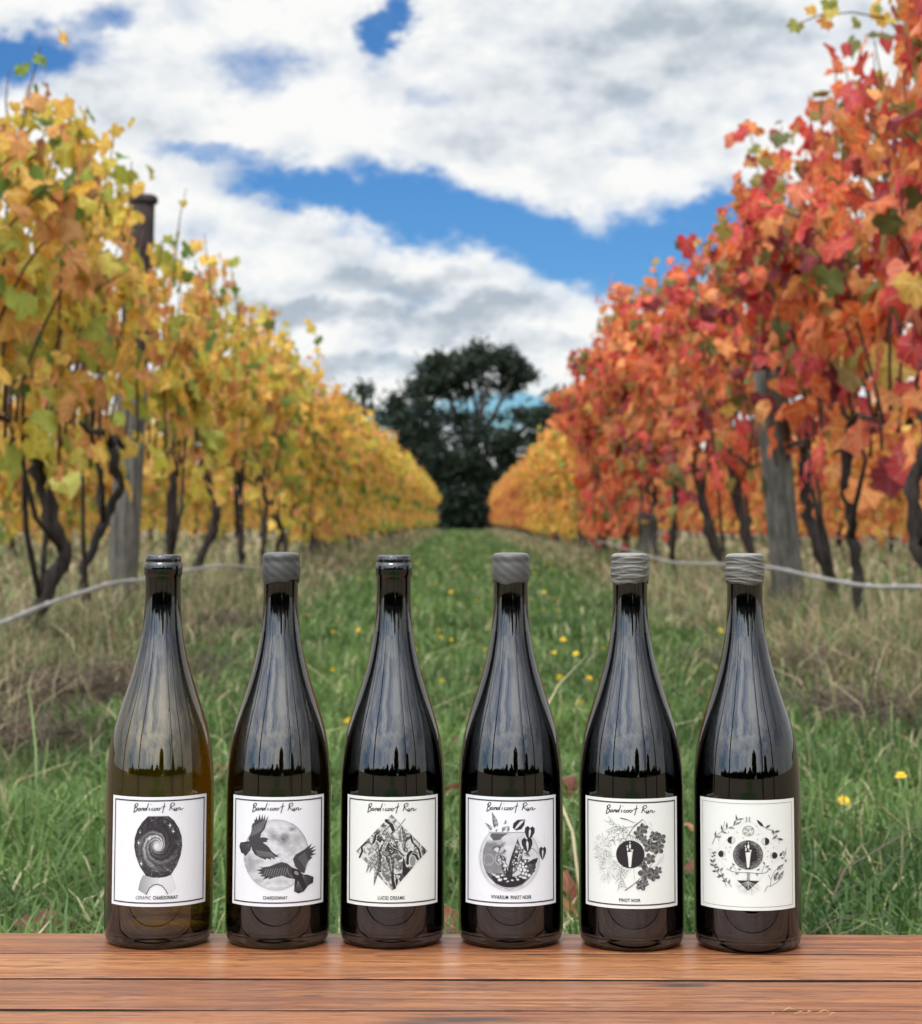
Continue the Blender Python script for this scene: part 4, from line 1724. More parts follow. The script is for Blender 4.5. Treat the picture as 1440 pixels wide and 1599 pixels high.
def art_vase(A):
    egg = [(512, 328), (440, 400), (375, 500), (340, 610), (332, 720), (350, 840), (400, 980), (478, 1105), (560, 1130), (640, 1135), (730, 1125), (795, 1100), (870, 980), (920, 850), (942, 720), (935, 600), (900, 490), (840, 390), (770, 328)]
    stand = [(445, 1100), (405, 1180), (380, 1290), (480, 1355), (520, 1275), (570, 1235), (620, 1225), (680, 1245), (725, 1300), (752, 1352), (860, 1290), (835, 1190), (800, 1100)]
    m = A.poly(stand, 0, ret=True)
    A.lay(m, np.clip(.60 + (A.X - 385) / 260 * .32, .5, .93))
    A.line([(445, 1100), (405, 1180), (380, 1290), (480, 1355)], 6, .3)
    A.line([(480, 1355), (520, 1275), (570, 1235), (620, 1225), (680, 1245), (725, 1300), (752, 1352)], 13, .22)
    A.line([(752, 1352), (860, 1290), (835, 1190), (800, 1110)], 4, .72)
    m = A.poly(egg, 0, ret=True)
    dx, dy = A.X - 622, (A.Y - 715) * .84
    r = np.hypot(dx, dy) + 1e-3
    th = np.arctan2(dy, dx)
    n1, n2 = A.noise(.022, 1), A.noise(.05, 4)
    ph = th + np.log(r) * 3.4
    arms = .5 + .5 * np.sin(ph * 1.0 + .25 * n1)
    fine = .5 + .5 * np.sin(ph * 5 + n1 * 1.2)
    t = .13 + .55 * np.clip(arms * 1.3 - .35, 0, 1) * (.35 + .65 * fine) * np.exp(-((r - 120) / 150) ** 2)
    t += .85 * np.exp(-(r / 58) ** 2) * (.75 + .25 * fine)
    t += .30 * np.exp(-(r / 150) ** 2) * fine
    outer = np.clip((r - 190) / 60, 0, 1)
    wisps = np.clip(n1 * .9 - .25, 0, 1) * (.4 + .6 * np.clip(n2, 0, 1))
    t += outer * wisps * .75
    specks = (A.r.uniform(0, 1, A.X.shape) > .985) * .6
    t = np.clip(t + specks * outer, .10, .96)
    A.lay(m, t)
    A.line(egg + egg[:1], 9, .10)
    A.line([(512, 326), (770, 326)], 8, .75)
    for x, y, s in ((790, 450, 36), (830, 530, 34), (525, 622, 36), (385, 675, 34), (418, 950, 34), (405, 535, 20)):
        A.star(x, y, s, .97)


def art_moon(A):
    m = A.ell(645, 855, 424, 468, 0, ret=True)
    n = A.noise(.010, 2, 5)
    n2 = A.noise(.035, 6, 3)
    t = .87 + .07 * n2 + .03 * n
    for x, y, rx, ry, k in ((610, 615, 70, 70, .36), (740, 670, 90, 90, .42), (850, 515, 46, 34, .48), (770, 600, 70, 50, .25), (920, 660, 90, 90, .22), (330, 1010, 90, 100, .30), (300, 900, 60, 80, .25), (420, 940, 70, 50, .22), (420, 1180, 60, 60, .18), (560, 540, 60, 40, .14), (690, 1200, 90, 50, .12), (830, 790, 90, 60, .14), (540, 1230, 60, 30, .15)):
        q = np.hypot((A.X - x + 16 * n2) / rx, (A.Y - y + 16 * n) / ry)
        t -= k * np.clip(1.25 - q, 0, 1) * (.8 + .35 * n2)
    rim = np.hypot((A.X - 645) / 424, (A.Y - 855) / 468)
    t -= .22 * np.clip((rim - .90) / .1, 0, 1) * np.clip(.7 + n2, 0, 1)
    A.lay(m, np.clip(t, .25, .95))
    rim_l = [(645 + 424 * math.cos(R(a)), 855 + 468 * math.sin(R(a))) for a in range(-62, -10, 6)]
    A.line(rim_l, 6, .35)
    D = .22
    # first bird
    A.poly([(165, 740), (180, 690), (290, 672), (330, 700), (312, 790), (250, 868), (225, 840), (190, 825)], .17)
    for k in range(5):
        A.line([(300, 715), (185 + 22 * k, 720 + 30 * k)], 3, .45)
    A.poly([(285, 640), (320, 580), (330, 470), (345, 430), (360, 440), (365, 380), (380, 395), (388, 345), (410, 400), (432, 312), (448, 390), (470, 310), (478, 390), (506, 316), (505, 400), (552, 334), (520, 440), (500, 510), (450, 575), (438, 640), (300, 680)], D)
    A.poly([(285, 690), (380, 640), (470, 622), (520, 628), (552, 650), (540, 680), (480, 690), (430, 720), (330, 740)], D)
    A.poly([(320, 720), (470, 690), (540, 740), (590, 810), (640, 850), (700, 852), (650, 868), (695, 885), (620, 885), (640, 915), (575, 890), (580, 920), (520, 895), (515, 918), (440, 890), (370, 850), (330, 780)], D)
    A.ell(540, 665, 14, 12, .88)
    for k in range(9):
        A.line([(335 + 14 * k, 600 - 8 * k), (345 + 22 * k, 480 - 12 * k)], 4.5, .66)
    for k in range(9):
        A.line([(390 + 22 * k, 790 + 4 * k), (425 + 26 * k, 870 + 2 * k)], 4.5, .68)
    A.line([(320, 650), (420, 560), (480, 440)], 4, .35)
    # second bird
    A.poly([(390, 1055), (470, 1030), (430, 1020), (560, 1004), (640, 970), (720, 948), (790, 970), (860, 1030), (890, 1110), (880, 1175), (800, 1160), (720, 1128), (620, 1150), (540, 1178), (560, 1150), (470, 1180), (500, 1140), (430, 1130), (470, 1110), (400, 1092), (450, 1075)], D)
    A.poly([(860, 910), (900, 850), (1010, 790), (1115, 705), (1080, 775), (1170, 742), (1100, 800), (1172, 790), (1110, 840), (1170, 850), (1090, 880), (1120, 890), (1060, 950), (1030, 1000), (1015, 1100), (960, 1085), (890, 1010)], D)
    A.poly([(840, 1020), (930, 1050), (985, 1115), (1050, 1118), (1130, 1150), (1125, 1225), (1060, 1262), (1000, 1340), (930, 1366), (872, 1335), (885, 1180), (850, 1100)], .11)
    for k in range(10):
        A.line([(520 + 30 * k, 1040 - 2 * k), (480 + 30 * k, 1120 + 4 * k)], 4.5, .66)
    for k in range(8):
        A.line([(930 + 12 * k, 900 + 18 * k), (1020 + 8 * k, 830 + 20 * k)], 4.5, .64)
    for k in range(5):
        A.line([(985, 1130), (1105 - 12 * k, 1160 + 36 * k)], 4, .5)
        A.line([(925, 1200), (890 + 24 * k, 1330)], 4, .55)
    A.ell(905, 1095, 34, 22, .55, 40)
    A.ell(860, 1080, 16, 24, .06, 20)
    A.line([(790, 1050), (800, 1100), (850, 1150)], 14, .42)


def art_diamond(A):
    dia = [(628, 318), (1098, 800), (640, 1325), (168, 800)]
    m = A.poly(dia, 0, ret=True)
    n1, n2 = A.noise(.006, 3, 3), A.noise(.009, 8, 3)
    band = np.sin((A.X * .6 - A.Y * .35) * .018 + 2.6 * n1 + .8 * n2)
    fine = np.sin((A.X * .6 - A.Y * .35) * .045 + 6.0 * n1 + 2.0 * n2)
    t = .66 + .26 * fine
    t = np.where(band > .72, .14 + .2 * np.clip(-fine, 0, 1), t)
    t = np.clip(t, .09, .93)
    A.lay(m, t)
    for pts, w, tone in (([(215, 880), (250, 800), (240, 740), (300, 690), (340, 690), (380, 710), (410, 660), (420, 590), (450, 570)], 26, .10), ([(840, 960), (840, 860), (880, 810), (940, 840), (970, 900)], 36, .09), ([(590, 700), (640, 750), (720, 790), (780, 850)], 24, .10), ([(640, 1090), (650, 1200), (670, 1280), (700, 1180)], 38, .09), ([(560, 400), (620, 440), (650, 520)], 44, .12), ([(880, 600), (900, 680), (980, 760), (1010, 880)], 26, .1)):
        A.line(pts, w, tone)
        A.line([(x + w * .75, y + 5) for x, y in pts], 7, .93)
    m2 = A.poly([(780, 860), (820, 1000), (885, 1055), (805, 1155), (770, 1090)], 0, ret=True)
    A.lay(m2 * m, .08)
    A.lay(A.ell(905, 930, 38, 60, 0, 0, ret=True) * m, .55)
    A.ring(905, 930, 46, 70, 9, .92)
    for l in ((650, 540, 490, 900, 62, .15, .55, True, 22), (755, 470, 795, 800, 66, .15, .6, True, -10), (470, 720, 330, 850, 50, .15, .6, True, 20), (480, 800, 305, 1080, 50, .14, .5, True, 26), (485, 850, 345, 1080, 44, .14, .55, True, 18),
              (480, 900, 405, 1245, 50, .14, .5, True, 6), (465, 760, 480, 1050, 40, .12, .35, True, 0), (620, 860, 640, 1100, 60, .14, .5, True, -10), (660, 850, 760, 1030, 40, .14, .55, True, 10), (560, 900, 640, 1150, 44, .14, .6, True, 0), (560, 460, 470, 640, 40, .2, .7, True, 14), (620, 620, 700, 740, 50, .18, .7, True, 10)):
        A.leaf(*l)
    A.line([(805, 380), (750, 450), (690, 520), (560, 640), (500, 760)], 12, .3, 6)
    A.ell(560, 830, 44, 34, .5)
    A.ring(560, 830, 44, 34, 6, .18)
    A.ell(560, 780, 16, 20, .25)
    A.ell(485, 1060, 16, 14, .08)


def art_bowl(A):
    # bowl back and soil
    m = A.ell(655, 885, 388, 425, 0, ret=True) * (A.Y > 556)
    A.lay(m, .86 + .05 * A.noise(.02, 3, 2))
    inner = A.ell(655, 880, 350, 390, 0, ret=True)
    soil = inner * (A.Y > 1110 + .0006 * (A.X - 655) ** 2 * -1 + 18 * np.sin(A.X * .02))
    A.lay(soil, .10)
    n = A.noise(.03, 5, 4)
    moss = inner * np.clip((A.Y - 640) / 60, 0, 1) * np.clip((610 - A.X + 40 * n) / 60, 0, 1) * (A.Y < 1130)
    A.lay(moss * np.clip(.72 + .4 * n, 0, 1), np.clip(.34 + .24 * n, .10, .85))
    A.lay(inner * (A.X > 800) * (A.Y > 900) * (A.Y < 1150), np.clip(.26 + .16 * n, .08, .6))
    A.poly([(420, 560), (640, 565), (560, 610), (520, 650), (450, 660), (400, 600)], .38)
    for k in range(10):
        A.line([(430 + 18 * k, 570), (450 + 10 * k, 650)], 4, .2)
    # ferns over the rim
    for x0, y0, x1, y1, w in ((485, 545, 428, 290, 62), (560, 545, 605, 385, 46), (430, 545, 340, 430, 36), (630, 545, 625, 445, 34)):
        A.leaf(x0, y0, x1, y1, w, .2, .42, True, 12)
        for k in range(8):
            t = k / 8
            A.line([(x0 + (x1 - x0) * t - w * .35 * (1 - t), y0 + (y1 - y0) * t), (x0 + (x1 - x0) * t + w * .35 * (1 - t), y0 + (y1 - y0) * t - 10)], 3, .82)
    # rim and glass outline
    A.ring(655, 885, 390, 428, 6, .38)
    A.lay(A.ell(655, 885, 420, 460, 0, ret=True) * (A.Y < 548) * (A.Y > 440) * 0, 1)
    m = (A.Y < 544) & (A.Y > 455) & (np.abs(A.X - 655) < 270) & (np.abs(np.hypot((A.X - 655) / 390, (A.Y - 885) / 428) - 1) < .03)
    A.tone[m] = 1
    A.a[m] = 0
    A.line([(385, 548), (620, 554), (860, 548)], 8, .20)
    A.ring(655, 885, 402, 440, 4, .7)
    m = (A.Y < 544) & (A.Y > 435) & (np.abs(np.hypot((A.X - 655) / 402, (A.Y - 885) / 440) - 1) < .022) & (np.abs(A.X - 655) < 275)
    A.tone[m] = 1
    A.a[m] = 0
    for l in ((430, 760, 610, 800, 90), (520, 840, 590, 1000, 110)):
        A.leaf(l[0], l[1], l[2], l[3], l[4], .12, .5)
    A.ring(385, 910, 62, 74, 9, .7)
    A.ring(520, 900, 52, 70, 8, .75)
    A.ell(490, 770, 30, 24, .85)
    A.ell(560, 770, 24, 26, .8)
    A.ell(520, 690, 34, 22, .7)
    # spotted leaves
    for (x0, y0, x1, y1, w, b, f) in ((610, 1110, 560, 900, 80, 10, .45), (650, 1120, 760, 640, 150, 44, .18), (690, 1100, 840, 760, 110, -30, .36)):
        A.leaf(x0, y0, x1, y1, w, .10, f, True, b)
        for k in range(20):
            t, s = A.r.uniform(.12, .9), A.r.uniform(-.32, .32)
            d = np.array([x1 - x0, y1 - y0])
            q = np.array([x0, y0]) + d * t + np.array([-d[1], d[0]]) / np.hypot(*d) * (s * w * math.sin(math.pi * t ** .8) + b * math.sin(math.pi * t))
            A.ell(q[0], q[1], 8, 10, .93)
    A.poly([(610, 1000), (650, 1090), (700, 1000), (690, 1130), (640, 1150), (600, 1120)], .14)
    # pebbles
    for (x, y, rx, ry) in ((500, 1130, 34, 20), (530, 1170, 32, 20), (455, 1105, 24, 14), (560, 1110, 22, 14), (600, 1155, 26, 16), (760, 1165, 22, 14), (795, 1125, 26, 13), (845, 1140, 38, 17), (690, 1175, 20, 12), (740, 1135, 16, 10), (630, 1190, 22, 10), (910, 1110, 22, 24), (870, 1095, 18, 24),
                           (830, 1085, 22, 22), (800, 1035, 20, 26), (850, 1040, 24, 26), (770, 1020, 18, 24), (830, 1000, 20, 20), (870, 995, 18, 18), (790, 985, 18, 22), (830, 960, 20, 20), (800, 940, 16, 16), (860, 925, 14, 24), (430, 1090, 16, 9), (890, 1050, 16, 16)):
        A.ell(x, y, rx, ry, .93, A.r.uniform(-30, 30))
        A.ring(x, y, rx, ry, 4, .25)
    A.ell(970, 1000, 26, 34, .22)
    A.ell(960, 1050, 26, 24, .3)
    A.line([(400, 1130), (500, 1250), (655, 1295), (800, 1250), (900, 1150)], 8, .5)
    # trailing leaves
    A.line([(760, 540), (720, 510)], 4, .3)
    A.line([(915, 640), (880, 760), (960, 760), (1030, 830)], 6, .3)
    A.line([(1108, 570), (1105, 740)], 3, .5)
    A.line([(980, 600), (1060, 700), (1085, 740)], 3, .55)
    A.poly([(858, 378), (760, 385), (705, 430), (695, 490), (740, 525), (810, 510), (850, 450)], .12)
    A.poly([(848, 385), (790, 410), (735, 480), (725, 515), (760, 490), (820, 430)], .93)
    heart(A, 915, 560, 132, 190, 6)
    heart(A, 885, 720, 140, 210, -4)
    heart(A, 1085, 825, 92, 185, 2)
    A.poly([(1025, 880), (960, 900), (890, 945), (960, 965), (1010, 940)], .10)
    A.poly([(960, 872), (910, 900), (890, 940), (950, 905)], .9)
    A.leaf(850, 820, 920, 860, 40, .15, .6)


def foot(A, cx, ty, s):
    A.poly([(cx - 36 * s, ty + 140 * s), (cx + 36 * s, ty + 130 * s), (cx + 26 * s, ty + 215 * s), (cx + 16 * s, ty + 330 * s), (cx, ty + 345 * s), (cx - 16 * s, ty + 330 * s), (cx - 24 * s, ty + 230 * s)], .97)
    for x, y, rx, ry in ((0, 10, 7, 13), (0, 60, 13, 32), (-36, 60, 8, 14), (-30, 100, 10, 24), (28, 118, 10, 12), (38, 112, 6, 10), (10, 105, 7, 10)):
        A.ell(cx + x * s, ty + y * s, rx * s, ry * s, .97)


def ivy(A, x, y, s, rot, tone=.34):
    pts = []
    for k in range(40):
        a = 2 * math.pi * k / 40
        rr = .66 + .34 * abs(math.cos(2.5 * (a - math.pi / 2))) ** 1.1
        pts.append((x + s * rr * math.cos(a + R(rot)), y + s * rr * math.sin(a + R(rot))))
    m = A.poly(pts, 0, ret=True)
    n = A.noise(.05, int(x) % 7, 2)
    A.lay(m, np.clip(tone + .16 * n + .16 * np.cos(5 * np.arctan2(A.Y - y, A.X - x)), .07, .6))
    for k in range(5):
        a = math.pi / 2 + 2 * math.pi * k / 5 + R(rot)
        A.line([(x, y), (x + s * .85 * math.cos(a), y + s * .85 * math.sin(a))], 4, .55)


def needles(A, pts, ln, w, n, tone, spread=50):
    P = np.array(pts, float)
    A.line(pts, 7, .25, 4)
    for k in range(n):
        f = k / n * (len(P) - 1)
        i = int(f)
        b = P[i] * (1 - f + i) + P[i + 1] * (f - i)
        d = P[i + 1] - P[i]
        a = math.atan2(d[1], d[0])
        for s in (-1, 1):
            q = a + s * R(spread + A.r.uniform(-12, 12))
            l = ln * A.r.uniform(.75, 1.15)
            A.line([tuple(b), (b[0] + l * .6 * math.cos(q), b[1] + l * .6 * math.sin(q)), (b[0] + l * math.cos(q - s * .2), b[1] + l * math.sin(q - s * .2))], w, tone, w * .5)


def art_wreath(A):
    for cx, cy, rx, ry, n in ((300, 720, 95, 160, 150), (360, 1000, 90, 160, 140), (330, 870, 100, 120, 60)):
        for _ in range(n):
            a, q = A.r.uniform(0, 6.28), A.r.uniform(0, 1) ** .6
            x, y = cx + rx * q * math.cos(a), cy + ry * q * math.sin(a)
            b = a + A.r.uniform(-.7, .7)
            l = A.r.uniform(24, 52)
            A.line([(x, y), (x + l * math.cos(b), y + l * math.sin(b))], 4.5, A.r.choice([.2, .3, .45, .85]), 3)
    needles(A, [(650, 560), (560, 480), (450, 430), (380, 360)], 80, 9, 7, .4, 40)
    needles(A, [(600, 460), (480, 480), (350, 530)], 70, 9, 7, .42, 45)
    needles(A, [(560, 500), (430, 600), (420, 640)], 70, 9, 5, .42, 45)
    needles(A, [(640, 660), (560, 590), (500, 640)], 80, 10, 5, .5, 40)
    needles(A, [(650, 560), (740, 600), (840, 640)], 70, 10, 6, .45, 40)
    needles(A, [(540, 990), (530, 1100), (545, 1250)], 90, 9, 9, .4, 50)
    needles(A, [(440, 900), (520, 980), (640, 1040)], 60, 9, 7, .45, 55)
    A.line([(810, 350), (740, 410), (680, 470), (640, 540), (590, 620)], 15, .35, 8)
    A.line([(600, 455), (690, 440), (740, 400)], 9, .35)
    A.line([(530, 332), (610, 350), (700, 388)], 18, .22, 8)
    A.line([(700, 388), (770, 390)], 4, .4)
    A.line([(820, 340), (860, 410), (950, 500)], 5, .4)
    A.line([(1090, 800), (1060, 900), (930, 980)], 5, .45)
    A.line([(590, 1275), (680, 1210), (770, 1130), (880, 1000)], 16, .33, 9)
    A.line([(700, 990), (710, 1140)], 4, .5)
    A.line([(840, 900), (890, 990), (930, 930), (990, 800)], 12, .25, 8)
    for k in range(6):
        A.line([(1000 + 8 * k, 940 - 14 * k), (1030 + 6 * k, 880 - 10 * k)], 4, .5)
        A.line([(890 + 8 * k, 380 + 12 * k), (925 + 3 * k, 400 + 8 * k)], 3, .5)
    for x, y, s, r in ((815, 470, 78, 30), (770, 530, 78, 100), (820, 600, 60, 10), (965, 560, 70, 0), (1040, 600, 84, 20), (905, 690, 96, 40), (1010, 720, 90, 100), (905, 860, 78, 15), (810, 930, 62, 60), (860, 1050, 110, 20), (960, 1070, 86, 80), (1010, 1010, 60, 10), (800, 1200, 84, 50), (850, 1180, 50, 0)):
        ivy(A, x, y, s, r)
    A.ell(655, 805, 184, 184, .085)
    foot(A, 650, 640, .98)


def art_tree(A):
    # fine diamond behind
    for a, b in (((685, 330), (1120, 800)), ((1120, 800), (700, 1260)), ((700, 1260), (240, 810)), ((240, 810), (685, 330))):
        A.line([a, b], 2.5, .72)
    m = A.ell(685, 812, 191, 191, 0, ret=True)
    q = np.hypot((A.X - 685) / 191, (A.Y - 812) / 191)
    st = (A.r.uniform(0, 1, A.X.shape) < np.clip((q - .55) / .6, 0, .6)) * np.clip(np.abs(A.X - 685) / 100, 0, 1)
    A.lay(m, np.where(st > .3, .55, .08))
    A.ring(685, 812, 191, 191, 5, .15)
    foot(A, 687, 640, 1.0)
    # moons
    m = A.ell(683, 497, 72, 66, 0, ret=True)
    A.lay(m, np.clip(.86 + .10 * A.noise(.05, 2, 3), .5, .95))
    A.ring(683, 497, 72, 66, 7, .25)
    for x, y in ((650, 470), (645, 525), (730, 470), (700, 540), (680, 490)):
        A.ell(x, y, 12, 9, .35)
    for x, y, rx, ry, fill in ((468, 622, 50, 46, -1), (905, 630, 50, 48, 1), (348, 806, 44, 44, -2), (1015, 812, 46, 44, 2)):
        A.ell(x, y, rx, ry, .88)
        A.ring(x, y, rx, ry, 5, .35)
        s = 1 if fill > 0 else -1
        m = A.ell(x, y, rx, ry, 0, ret=True)
        if abs(fill) == 1:
            A.lay(m * ((A.X - x) * s > -6), .09)
        else:
            A.lay(m * A.ell(x - (-s) * -12 * -1, y, rx * .82, ry * .96, 0, ret=True), .09)
    # twigs around
    def twig(pts, leaves, tone=.22, lw=22, ll=62):
        A.line(pts, 9, tone, 5)
        P = np.array(pts, float)
        for t, s, rot in leaves:
            f = t * (len(P) - 1)
            i = min(int(f), len(P) - 2)
            b = P[i] * (1 - f + i) + P[i + 1] * (f - i)
            d = P[i + 1] - P[i]
            a = math.atan2(d[1], d[0]) + s * R(rot)
            A.leaf(b[0], b[1], b[0] + ll * math.cos(a), b[1] + ll * math.sin(a), lw, tone, .42 if s > 0 else .25, False)
    twig([(222, 680), (260, 590), (340, 510), (430, 460), (520, 420), (550, 330)], [(.2, 1, 40), (.2, -1, 40), (.4, 1, 50), (.42, -1, 70), (.55, -1, 60), (.6, 1, 30), (.75, -1, 50), (.8, 1, 40), (.92, -1, 30), (.95, 1, 60)], .22, 20, 80)
    A.line([(345, 530), (365, 450), (380, 380)], 7, .25)
    A.line([(330, 560), (300, 640)], 6, .3)
    A.poly([(785, 345), (820, 360), (860, 395), (885, 440), (840, 430), (805, 395)], .15)
    twig([(870, 430), (930, 470), (1000, 480), (1050, 550), (1085, 660)], [(.15, -1, 70), (.45, 1, 60), (.6, -1, 70), (.75, 1, 70), (.85, -1, 60)], .22, 30, 70)
    A.line([(985, 600), (1060, 590), (1120, 610)], 6, .3)
    twig([(480, 1230), (400, 1140), (310, 1070), (250, 980), (235, 910)], [(.1, 1, 50), (.2, -1, 50), (.35, 1, 60), (.4, -1, 50), (.55, 1, 50), (.6, -1, 60), (.75, 1, 50), (.8, -1, 50), (.95, 1, 40), (.95, -1, 30)], .2, 26, 58)
    twig([(415, 1225), (370, 1120), (330, 1010), (280, 940)], [(.2, 1, 60), (.4, -1, 50), (.6, 1, 50), (.8, -1, 60)], .2, 24, 54)
    A.line([(905, 1280), (940, 1210), (975, 1215), (1060, 1160), (1130, 1090)], 9, .35)
    A.line([(975, 1215), (985, 1110), (1030, 1010), (1140, 920)], 8, .3)
    A.line([(985, 1130), (950, 1070)], 9, .4)
    A.leaf(1030, 1140, 1075, 1020, 62, .22, .6)
    A.leaf(1060, 1000, 1140, 930, 50, .25, .62)
    A.leaf(1080, 1130, 1145, 1010, 44, .25, .66)
    for x, y in ((205, 770), (225, 830)):
        A.ring(x, y, 30, 20, 4, .4, 20)
    for x, y in ((240, 800), (262, 790), (230, 845), (255, 830)):
        A.ell(x, y, 16, 12, .3, 30)
    for x, y, rx, ry, t in ((1105, 800, 16, 26, .2), (1130, 770, 10, 20, .3), (1125, 845, 16, 14, .3), (1150, 790, 22, 40, .75), (1170, 880, 14, 22, .5)):
        A.ell(x, y, rx, ry, t, 20)
    A.line([(1150, 860), (1165, 780), (1175, 710)], 6, .35)
    # tree and roots
    A.line([(420, 1000), (480, 1030), (560, 1045), (690, 1040), (800, 1050), (900, 1045), (950, 1010)], 9, .25)
    A.line([(460, 1020), (490, 950), (540, 1020)], 6, .3)
    A.line([(560, 1045), (590, 1000)], 5, .3)
    A.line([(860, 1045), (890, 950), (900, 910)], 7, .28)
    A.line([(900, 960), (950, 940), (930, 1040)], 5, .35)
    for x, y in ((470, 985), (500, 940), (580, 1000), (545, 1060), (820, 1000), (890, 915), (930, 960), (800, 1060), (960, 990)):
        A.ell(x, y, 24, 12, .45, A.r.uniform(-60, 60))
    A.poly([(672, 1040), (712, 1040), (706, 1100), (716, 1160), (668, 1160), (680, 1100)], .62)
    A.line([(674, 1045), (682, 1100), (668, 1160)], 5, .25)
    A.line([(712, 1045), (706, 1100), (718, 1160)], 5, .25)
    A.poly([(548, 1145), (838, 1145), (740, 1240), (695, 1280), (645, 1240)], .14)
    for k in range(17):
        a = R(18 + 144 * k / 16)
        l = A.r.uniform(90, 180)
        A.line([(692, 1158), (692 + l * .5 * math.cos(a) + A.r.uniform(-12, 12), 1165 + l * .5 * math.sin(a)), (692 + l * math.cos(a), 1165 + l * math.sin(a))], 7, .92 if l < 125 else .35, 4)
    for k in range(15):
        a = R(15 + 150 * k / 14)
        A.line([(692 + 110 * math.cos(a), 1165 + 95 * math.sin(a)), (692 + 165 * math.cos(a + .1), 1165 + 160 * math.sin(a + .1))], 4, .4, 3)
    for x, y in ((545, 520), (815, 540), (620, 590), (805, 608), (430, 520), (400, 725), (458, 715), (440, 780), (400, 875), (905, 715), (1010, 710), (940, 760), (990, 890), (585, 370), (930, 830), (790, 430)):
        A.star(x, y, 20, .5)
    for _ in range(60):
        a, q = A.r.uniform(0, 6.28), A.r.uniform(230, 420)
        A.ell(685 + q * math.cos(a), 800 + q * math.sin(a) * .95, 3.5, 3.5, .5)
    # small monogram
    A.line([(655, 312), (652, 384)], 9, .35)
    A.line([(655, 314), (672, 330), (656, 348), (674, 366), (653, 384)], 6, .4)
    A.line([(692, 312), (690, 384)], 9, .35)
    A.line([(692, 314), (710, 330), (692, 348), (714, 384)], 6, .4)


SCRIPT = [
    [(364, 192), (352, 240), (340, 286)], [(346, 216), (368, 188), (392, 188), (390, 210), (362, 232), (384, 238), (380, 262), (356, 282), (332, 288)],
    [(424, 242), (408, 240), (394, 256), (400, 269), (414, 262), (424, 246)], [(428, 238), (422, 258), (430, 269)],
    [(445, 238), (439, 270)], [(441, 258), (454, 241), (466, 242), (463, 262), (470, 269)],
    [(500, 242), (484, 242), (472, 258), (478, 268), (492, 258), (504, 240)], [(533, 180), (518, 222), (503, 262), (509, 269)],
    [(545, 238), (538, 262), (547, 269)], [(558, 200), (564, 195)],
    [(594, 242), (578, 244), (568, 260), (580, 269), (600, 258)],
    [(624, 241), (610, 244), (602, 260), (612, 269), (628, 260), (630, 246), (622, 241)], [(628, 250), (646, 246)],
    [(668, 240), (652, 244), (644, 260), (656, 269), (670, 260), (673, 246), (664, 240)], [(672, 250), (694, 242)],
    [(738, 182), (728, 226), (716, 268), (705, 304)], [(694, 234), (720, 228), (752, 220)],
    [(822, 196), (810, 240), (796, 274)], [(802, 214), (828, 190), (858, 188), (860, 210), (820, 234), (842, 258), (868, 276), (902, 272)],
    [(868, 240), (862, 262), (876, 266), (890, 242)], [(892, 240), (887, 262), (896, 267)],
    [(912, 240), (906, 269)], [(908, 256), (924, 241), (935, 245), (932, 264), (946, 267), (962, 254), (978, 250)]]


def ribbon(pts, w):
    """flat brush stroke as quads, refined, with round ends"""
    P = [Vector((*p, 0)) for p in pts]
    Q = []
    n = len(P)
    for i in range(n - 1):
        p0, p1, p2, p3 = P[max(0, i - 1)], P[i], P[i + 1], P[min(n - 1, i + 2)]
        for t in (0, .2, .4, .6, .8):
            Q.append(0.5 * ((2 * p1) + (p2 - p0) * t + (2 * p0 - 5 * p1 + 4 * p2 - p3) * t * t + (3 * p1 - p0 - 3 * p2 + p3) * t ** 3))
    Q.append(P[-1])
    V, F = [], []
    m = len(Q)
    for i, q in enumerate(Q):
        d = Q[min(m - 1, i + 1)] - Q[max(0, i - 1)]
        d.normalize()
        nn = Vector((-d.y, d.x, 0))
        e = min(1, .45 + 1.2 * min(i, m - 1 - i) / max(2, m * .25))
        ww = w * e * (1.0 + .22 * abs(d.y))
        V += [q - nn * ww / 2, q + nn * ww / 2]
    for i in range(m - 1):
        F.append((2 * i, 2 * i + 1, 2 * i + 3, 2 * i + 2))
    return V, F


def text_mesh(body, x0, x1, y0, y1, shear=0.0, bold=0.0):
    """capital letters fitted to a box (photo crop pixels, y down); returns verts, faces"""
    cu = bpy.data.curves.new('txt', 'FONT')
    cu.body = body
    cu.shear = shear
    cu.space_character = 1.12
    cu.offset = bold
    cu.resolution_u = 3
    o = bpy.data.objects.new('txt', cu)
    COL.objects.link(o)
    dg = bpy.context.evaluated_depsgraph_get()
    me = bpy.data.meshes.new_from_object(o.evaluated_get(dg))
    bpy.data.objects.remove(o)
    bpy.data.curves.remove(cu)
    V = np.array([v.co[:] for v in me.vertices])
    F = [tuple(p.vertices) for p in me.polygons]
    bpy.data.meshes.remove(me)
    lo, hi = V.min(0), V.max(0)
    X = x0 + (V[:, 0] - lo[0]) / (hi[0] - lo[0]) * (x1 - x0)
    Y = y1 - (V[:, 1] - lo[1]) / (hi[1] - lo[1]) * (y1 - y0)
    return np.stack([X, Y], 1), F


LABEL_R = .0401
LZ0, LZ1 = .0322, .1132


def wrap(u, w, half, eps):
    """label coordinates to the cylinder; u projected -1..1, w 0 top..1 bottom"""
    u, w = np.asarray(u, float), np.asarray(w, float)
    ph = np.arcsin(np.clip(u * half / LABEL_R, -.999, .999))
    r = LABEL_R + eps
    return np.stack([r * np.sin(ph), -r * np.cos(ph), LZ1 - (LZ1 - LZ0) * w], -1)


